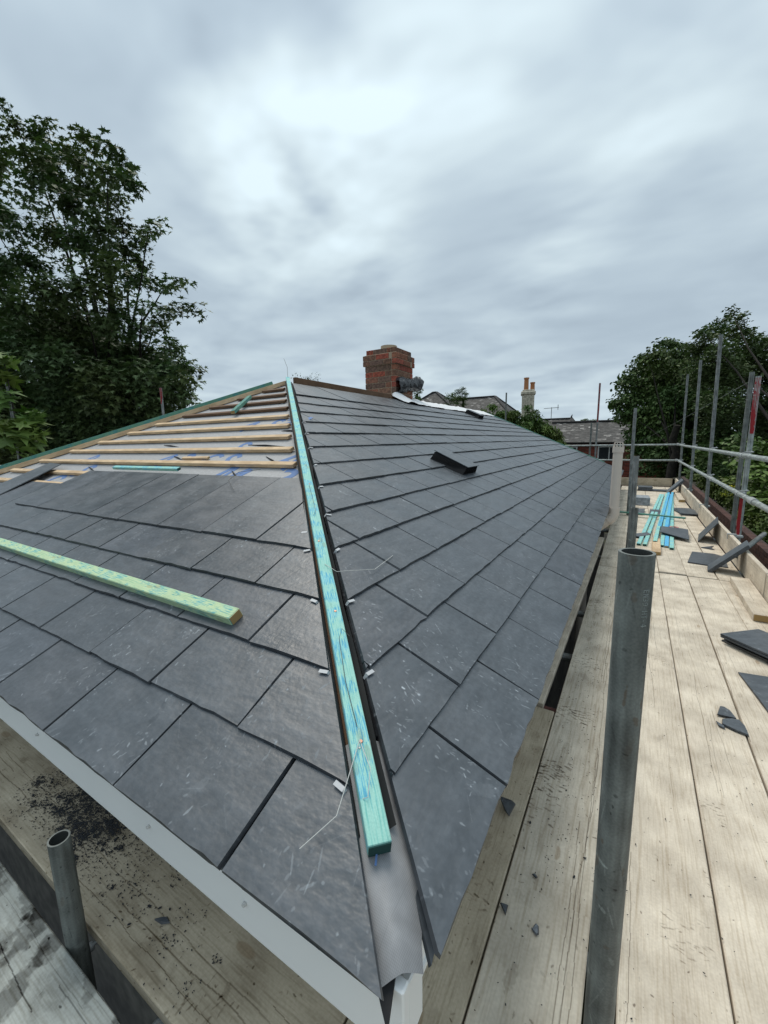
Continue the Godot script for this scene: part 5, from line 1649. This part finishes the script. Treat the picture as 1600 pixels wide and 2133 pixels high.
	for k in 3:
		var d := Vector3(-0.006, 0.009, 0) * k
		loose_slate(Vector3(0.846, -1.158, -4.97) + d, Vector3(0.03, 0.0, -0.24), Vector3(0.24, 0.245, -0.12), rect(0.235, 0.40), "slate %s of the three leaning across the toe board" % ["at the back", "in the middle", "on top, with a pale scuff,"][k], "slates leaning on the toe board", 0.011)
	loose_slate(Vector3(0.70, DECK + 0.004, -5.38), Vector3(1, 0, 0.1), Vector3(0, 0, -1), PackedVector2Array([Vector2(-0.095, 0.275), Vector2(-0.13, -0.245), Vector2(0.05, -0.27), Vector2(0.20, -0.26), Vector2(0.185, 0.20), Vector2(0.10, 0.29)]), "slate lying flat on the deck in front of the leaning three")
	loose_slate(Vector3(0.525, DECK + 0.050, -6.46), Vector3(1, -0.03, -0.02), Vector3(0.03, 0.05, -1), PackedVector2Array([Vector2(-0.17, -0.03), Vector2(0.12, -0.29), Vector2(0.165, 0.25), Vector2(0.10, 0.28), Vector2(-0.13, 0.31)]), "slate lying over the near end of the teal batten bundle", "", 0.009)
	for k in 3:
		loose_slate(Vector3(0.84 + k * 0.02, DECK + 0.012 + k * 0.010, -8.72 + k * 0.09), Vector3(1, 0, -0.15 + 0.1 * k), Vector3(0, 0, -1), rect(0.30, 0.78 - k * 0.16), "slate %s of the flat pile between battens and toe board" % ["at the bottom", "in the middle", "on top"][k], "flat pile of slates by the toe board")
	for k in 2:
		loose_slate(Vector3(0.87 - k * 0.012, -1.15 + k * 0.02, -11.7), Vector3(0, 0, -1), Vector3(0.26, 0.29, 0), rect(0.45, 0.42), ["farther slate of the pair leaning by the far post", "front slate of the pair leaning by the far post"][k], "slates leaning at the far end", 0.02)
	for k in 4:
		loose_slate(Vector3(0.28, DECK + 0.008 + 0.022 * k, -12.1), Vector3(1, 0, 0.1 - 0.05 * k), Vector3(0, 0, -1), rect(0.30, 0.40), "slate of the dark pile in front of the end toe board, %s" % ["lowest", "second up", "third up", "topmost"][k], "dark pile of slates at the deck end", 0.02)
	loose_slate(Vector3(0.58, DECK + 0.012, -12.0), Vector3(1, 0, 0.1), Vector3(0, 0, -1), rect(0.34, 0.3), "single slate lying near the end toe board, right of the dark pile", "", 0.02)
	loose_slate(Vector3(0.13, DECK + 0.03, -8.35), Vector3(1, 0, 0.05), Vector3(0.02, 0.02, -1), rect(0.17, 0.5), "dusty slate lying on the deck in front of the grey block")
	loose_slate(Vector3(0.37, DECK + 0.02, -8.4), Vector3(1, 0, 0.05), Vector3(0.02, 0.02, -1), rect(0.16, 0.48), "dusty dark slate under the left battens of the bundle")
	loose_slate(Vector3(0.13, DECK + 0.022, -6.25), Vector3(1, 0.02, 0.3), Vector3(0, 0.03, -1), PackedVector2Array([Vector2(-0.12, -0.1), Vector2(0.03, -0.08), Vector2(0.10, 0.12), Vector2(0.03, 0.22), Vector2(-0.1, 0.02)]), "small broken slate wedged between upright tube and battens")
	loose_slate(Vector3(0.81, DECK + 0.006, -5.95), Vector3(1, 0, 0), Vector3(0, 0, -1), PackedVector2Array([Vector2(-0.07, -0.03), Vector2(0.05, -0.09), Vector2(0.03, 0.0), Vector2(0.07, 0.12), Vector2(0.0, 0.05)]), "hooked slate splinter below the single leaning slate", "", 0.006, "slate_splinter", "slate splinter")
	for k in 5:
		loose_slate(Vector3(0.80 + rnd(-0.01, 0.01) + (0.02 if k < 3 else 0.0), DECK + 0.008 + 0.0125 * k, -3.10 + rnd(-0.012, 0.012) - (0.03 if k < 3 else 0.0)), Vector3(0.75, 0, -0.66), Vector3(0.6, 0.02, 0.8), rect(0.29, 0.46), "slate of the pile at the right edge, %s" % ["lowest", "second from the bottom", "in the middle", "second from the top", "topmost"][k], "pile of slates at the right edge", 0.009)
	loose_slate(Vector3(0.76, DECK + 0.006, -2.57), Vector3(0.99, 0, -0.14), Vector3(0.14, 0, -1), rect(0.32, 0.46), "slate lying flat at the right edge, nearer than the pile")
	loose_slate(Vector3(0.765, DECK + 0.015, -2.52), Vector3(0.97, 0, -0.22), Vector3(0.2, 0, -1), PackedVector2Array([Vector2(-0.10, -0.2), Vector2(0.14, -0.2), Vector2(0.14, 0.16), Vector2(-0.05, 0.1), Vector2(-0.1, 0.04)]), "broken slate lying on top of the flat one at the right edge")
	var shards := "broken bits of slate on the pale boards"
	loose_slate(Vector3(0.448, DECK + 0.005, -2.31), Vector3.RIGHT, Vector3.FORWARD, PackedVector2Array([Vector2(-0.034, -0.03), Vector2(0.038, -0.024), Vector2(0.024, 0.034), Vector2(0.006, 0.058), Vector2(-0.012, 0.052)]), "triangular slate shard, upper one of the broken pair on the pale board", shards, 0.006, "slate_shard", "slate shard")
	loose_slate(Vector3(0.465, DECK + 0.005, -2.23), Vector3.RIGHT, Vector3.FORWARD, PackedVector2Array([Vector2(-0.036, 0.022), Vector2(-0.042, -0.02), Vector2(0.0, -0.045), Vector2(0.045, -0.058), Vector2(0.043, 0.01), Vector2(0.03, 0.05), Vector2(0.0, 0.044)]), "larger curved slate shard, lower one of the broken pair on the pale board", shards, 0.007, "slate_shard", "slate shard")
	loose_slate(Vector3(0.418, DECK + 0.004, -2.205), Vector3.RIGHT, Vector3.FORWARD, PackedVector2Array([Vector2(-0.014, 0.02), Vector2(-0.01, -0.012), Vector2(0.012, -0.024), Vector2(0.014, 0.0)]), "little slate chip tucked beside the larger curved shard", shards, 0.004, "slate_shard", "slate shard")
	loose_slate(Vector3(-0.298, DECK + 0.02, -1.288), Vector3(1, 0.1, 0), Vector3(0, 0.12, -1), PackedVector2Array([Vector2(-0.034, 0.025), Vector2(-0.004, -0.02), Vector2(0.016, -0.036), Vector2(0.026, 0.016), Vector2(0.012, 0.026)]), "dark slate shard beside the lowest right-hand slates", shards, 0.006, "slate_shard", "slate shard")
	loose_slate(Vector3(-0.224, DECK + 0.008, -0.97), Vector3.RIGHT, Vector3.FORWARD, PackedVector2Array([Vector2(-0.012, 0.006), Vector2(0.010, -0.018), Vector2(0.010, 0.012)]), "small pointed slate chip on the gap between two brown boards", shards, 0.004, "slate_shard", "slate shard")
	loose_slate(Vector3(-0.137, DECK + 0.004, -0.962), Vector3.RIGHT, Vector3.FORWARD, PackedVector2Array([Vector2(-0.010, -0.004), Vector2(0.004, -0.013), Vector2(0.010, -0.006), Vector2(0.006, 0.012), Vector2(-0.003, 0.016)]), "rounded slate chip, nearest one on the board left of the big tube", shards, 0.004, "slate_shard", "slate shard")
	loose_slate(Vector3(-0.167, DECK + 0.004, -1.105), Vector3.RIGHT, Vector3.FORWARD, PackedVector2Array([Vector2(-0.009, 0.0), Vector2(0.004, -0.007), Vector2(0.009, 0.0), Vector2(-0.002, 0.008)]), "slate chip half way along the split board left of the big tube", shards, 0.003, "slate_shard", "slate shard")
	loose_slate(Vector3(-1.02, DECK + 0.004, -0.468), Vector3.RIGHT, Vector3.FORWARD, PackedVector2Array([Vector2(-0.024, -0.01), Vector2(0.004, -0.006), Vector2(0.022, 0.008), Vector2(0.0, 0.014), Vector2(-0.012, 0.006)]), "black slate chip on the brown board below the fascia", shards, 0.004, "slate_shard", "slate shard")
	st = begin()
	pipe(st, [Vector3(0, 0, 0), Vector3(0, 0.03, 0)], [0.055, 0.055], 20, 0.02)
	lone("tape_roll", st.commit(), M.tape, "small red and white roll of tape on the deck behind a slate", "tape").position = Vector3(0.55, DECK + 0.003, -7.02)
	st = begin()
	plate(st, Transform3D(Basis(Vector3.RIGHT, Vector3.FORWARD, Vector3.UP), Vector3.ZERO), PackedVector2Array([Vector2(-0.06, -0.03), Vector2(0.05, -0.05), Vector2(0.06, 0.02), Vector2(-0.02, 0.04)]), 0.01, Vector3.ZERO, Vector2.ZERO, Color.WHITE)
	lone("dark_offcut", st.commit(), M.old_batten, "small brown scrap right of the roll of tape", "wood scrap").position = Vector3(0.64, DECK + 0.003, -7.0)
	# crumbs of slate trodden over the boards: dense where slates were cut, below the fascia
	var chip := begin()
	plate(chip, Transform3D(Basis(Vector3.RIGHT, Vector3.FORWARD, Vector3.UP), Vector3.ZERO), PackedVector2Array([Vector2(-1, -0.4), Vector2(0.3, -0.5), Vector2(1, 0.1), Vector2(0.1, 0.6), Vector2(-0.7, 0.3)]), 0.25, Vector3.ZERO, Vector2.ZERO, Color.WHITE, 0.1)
	var mesh := chip.commit()
	var where := []
	for k in 150:                                        # drifts and scatters
		var c := Vector2(rng.randfn(-1.57, 0.15), rng.randfn(-0.525, 0.05)) if k < 118 else Vector2(rng.randfn(-1.3, 0.3), rnd(-0.57, -0.38))
		var wide := rnd(0.008, 0.05)
		for i in (70 if k < 118 else 22):
			var p := Vector2(c.x + rng.randfn(0, wide), c.y + rng.randfn(0, wide * 0.7))
			if p.y > -0.366 or p.y < -0.60: continue
			where.append([Vector3(p.x, DECK + 0.003, p.y), rnd(0.0006, 0.0030) * (2.4 if rng.randf() < 0.03 else 1.0)])
	for i in 900:
		var p := Vector3(rnd(-0.23, 0.9), DECK + 0.003, -0.6 - 5.5 * rng.randf() * rng.randf())
		if i < 380: p = Vector3(rng.randfn(-0.12, 0.05), DECK + 0.003, rnd(-3.8, -1.0))
		where.append([p, rnd(0.0009, 0.0028) * (2.2 if rng.randf() < 0.03 else 1.0)])
	var mm := MultiMesh.new()
	mm.transform_format = MultiMesh.TRANSFORM_3D
	mm.mesh = mesh
	mm.instance_count = where.size()
	for i in where.size():
		var s: float = where[i][1]
		mm.set_instance_transform(i, Transform3D(Basis(Vector3.UP, rnd(0, TAU)).scaled(Vector3(s, s, s) * rnd(0.8, 1.3)), where[i][0] + Vector3(0, 0, 0)))
	var dust := MultiMeshInstance3D.new()
	dust.name = numbered("slate_crumbs")
	dust.multimesh = mm
	dust.material_override = mat(lin(0.028, 0.03, 0.034), 0.9)
	add_child(dust)
	tag(dust, "fine black crumbs of slate scattered over the deck boards", "slate crumbs", "", "stuff")
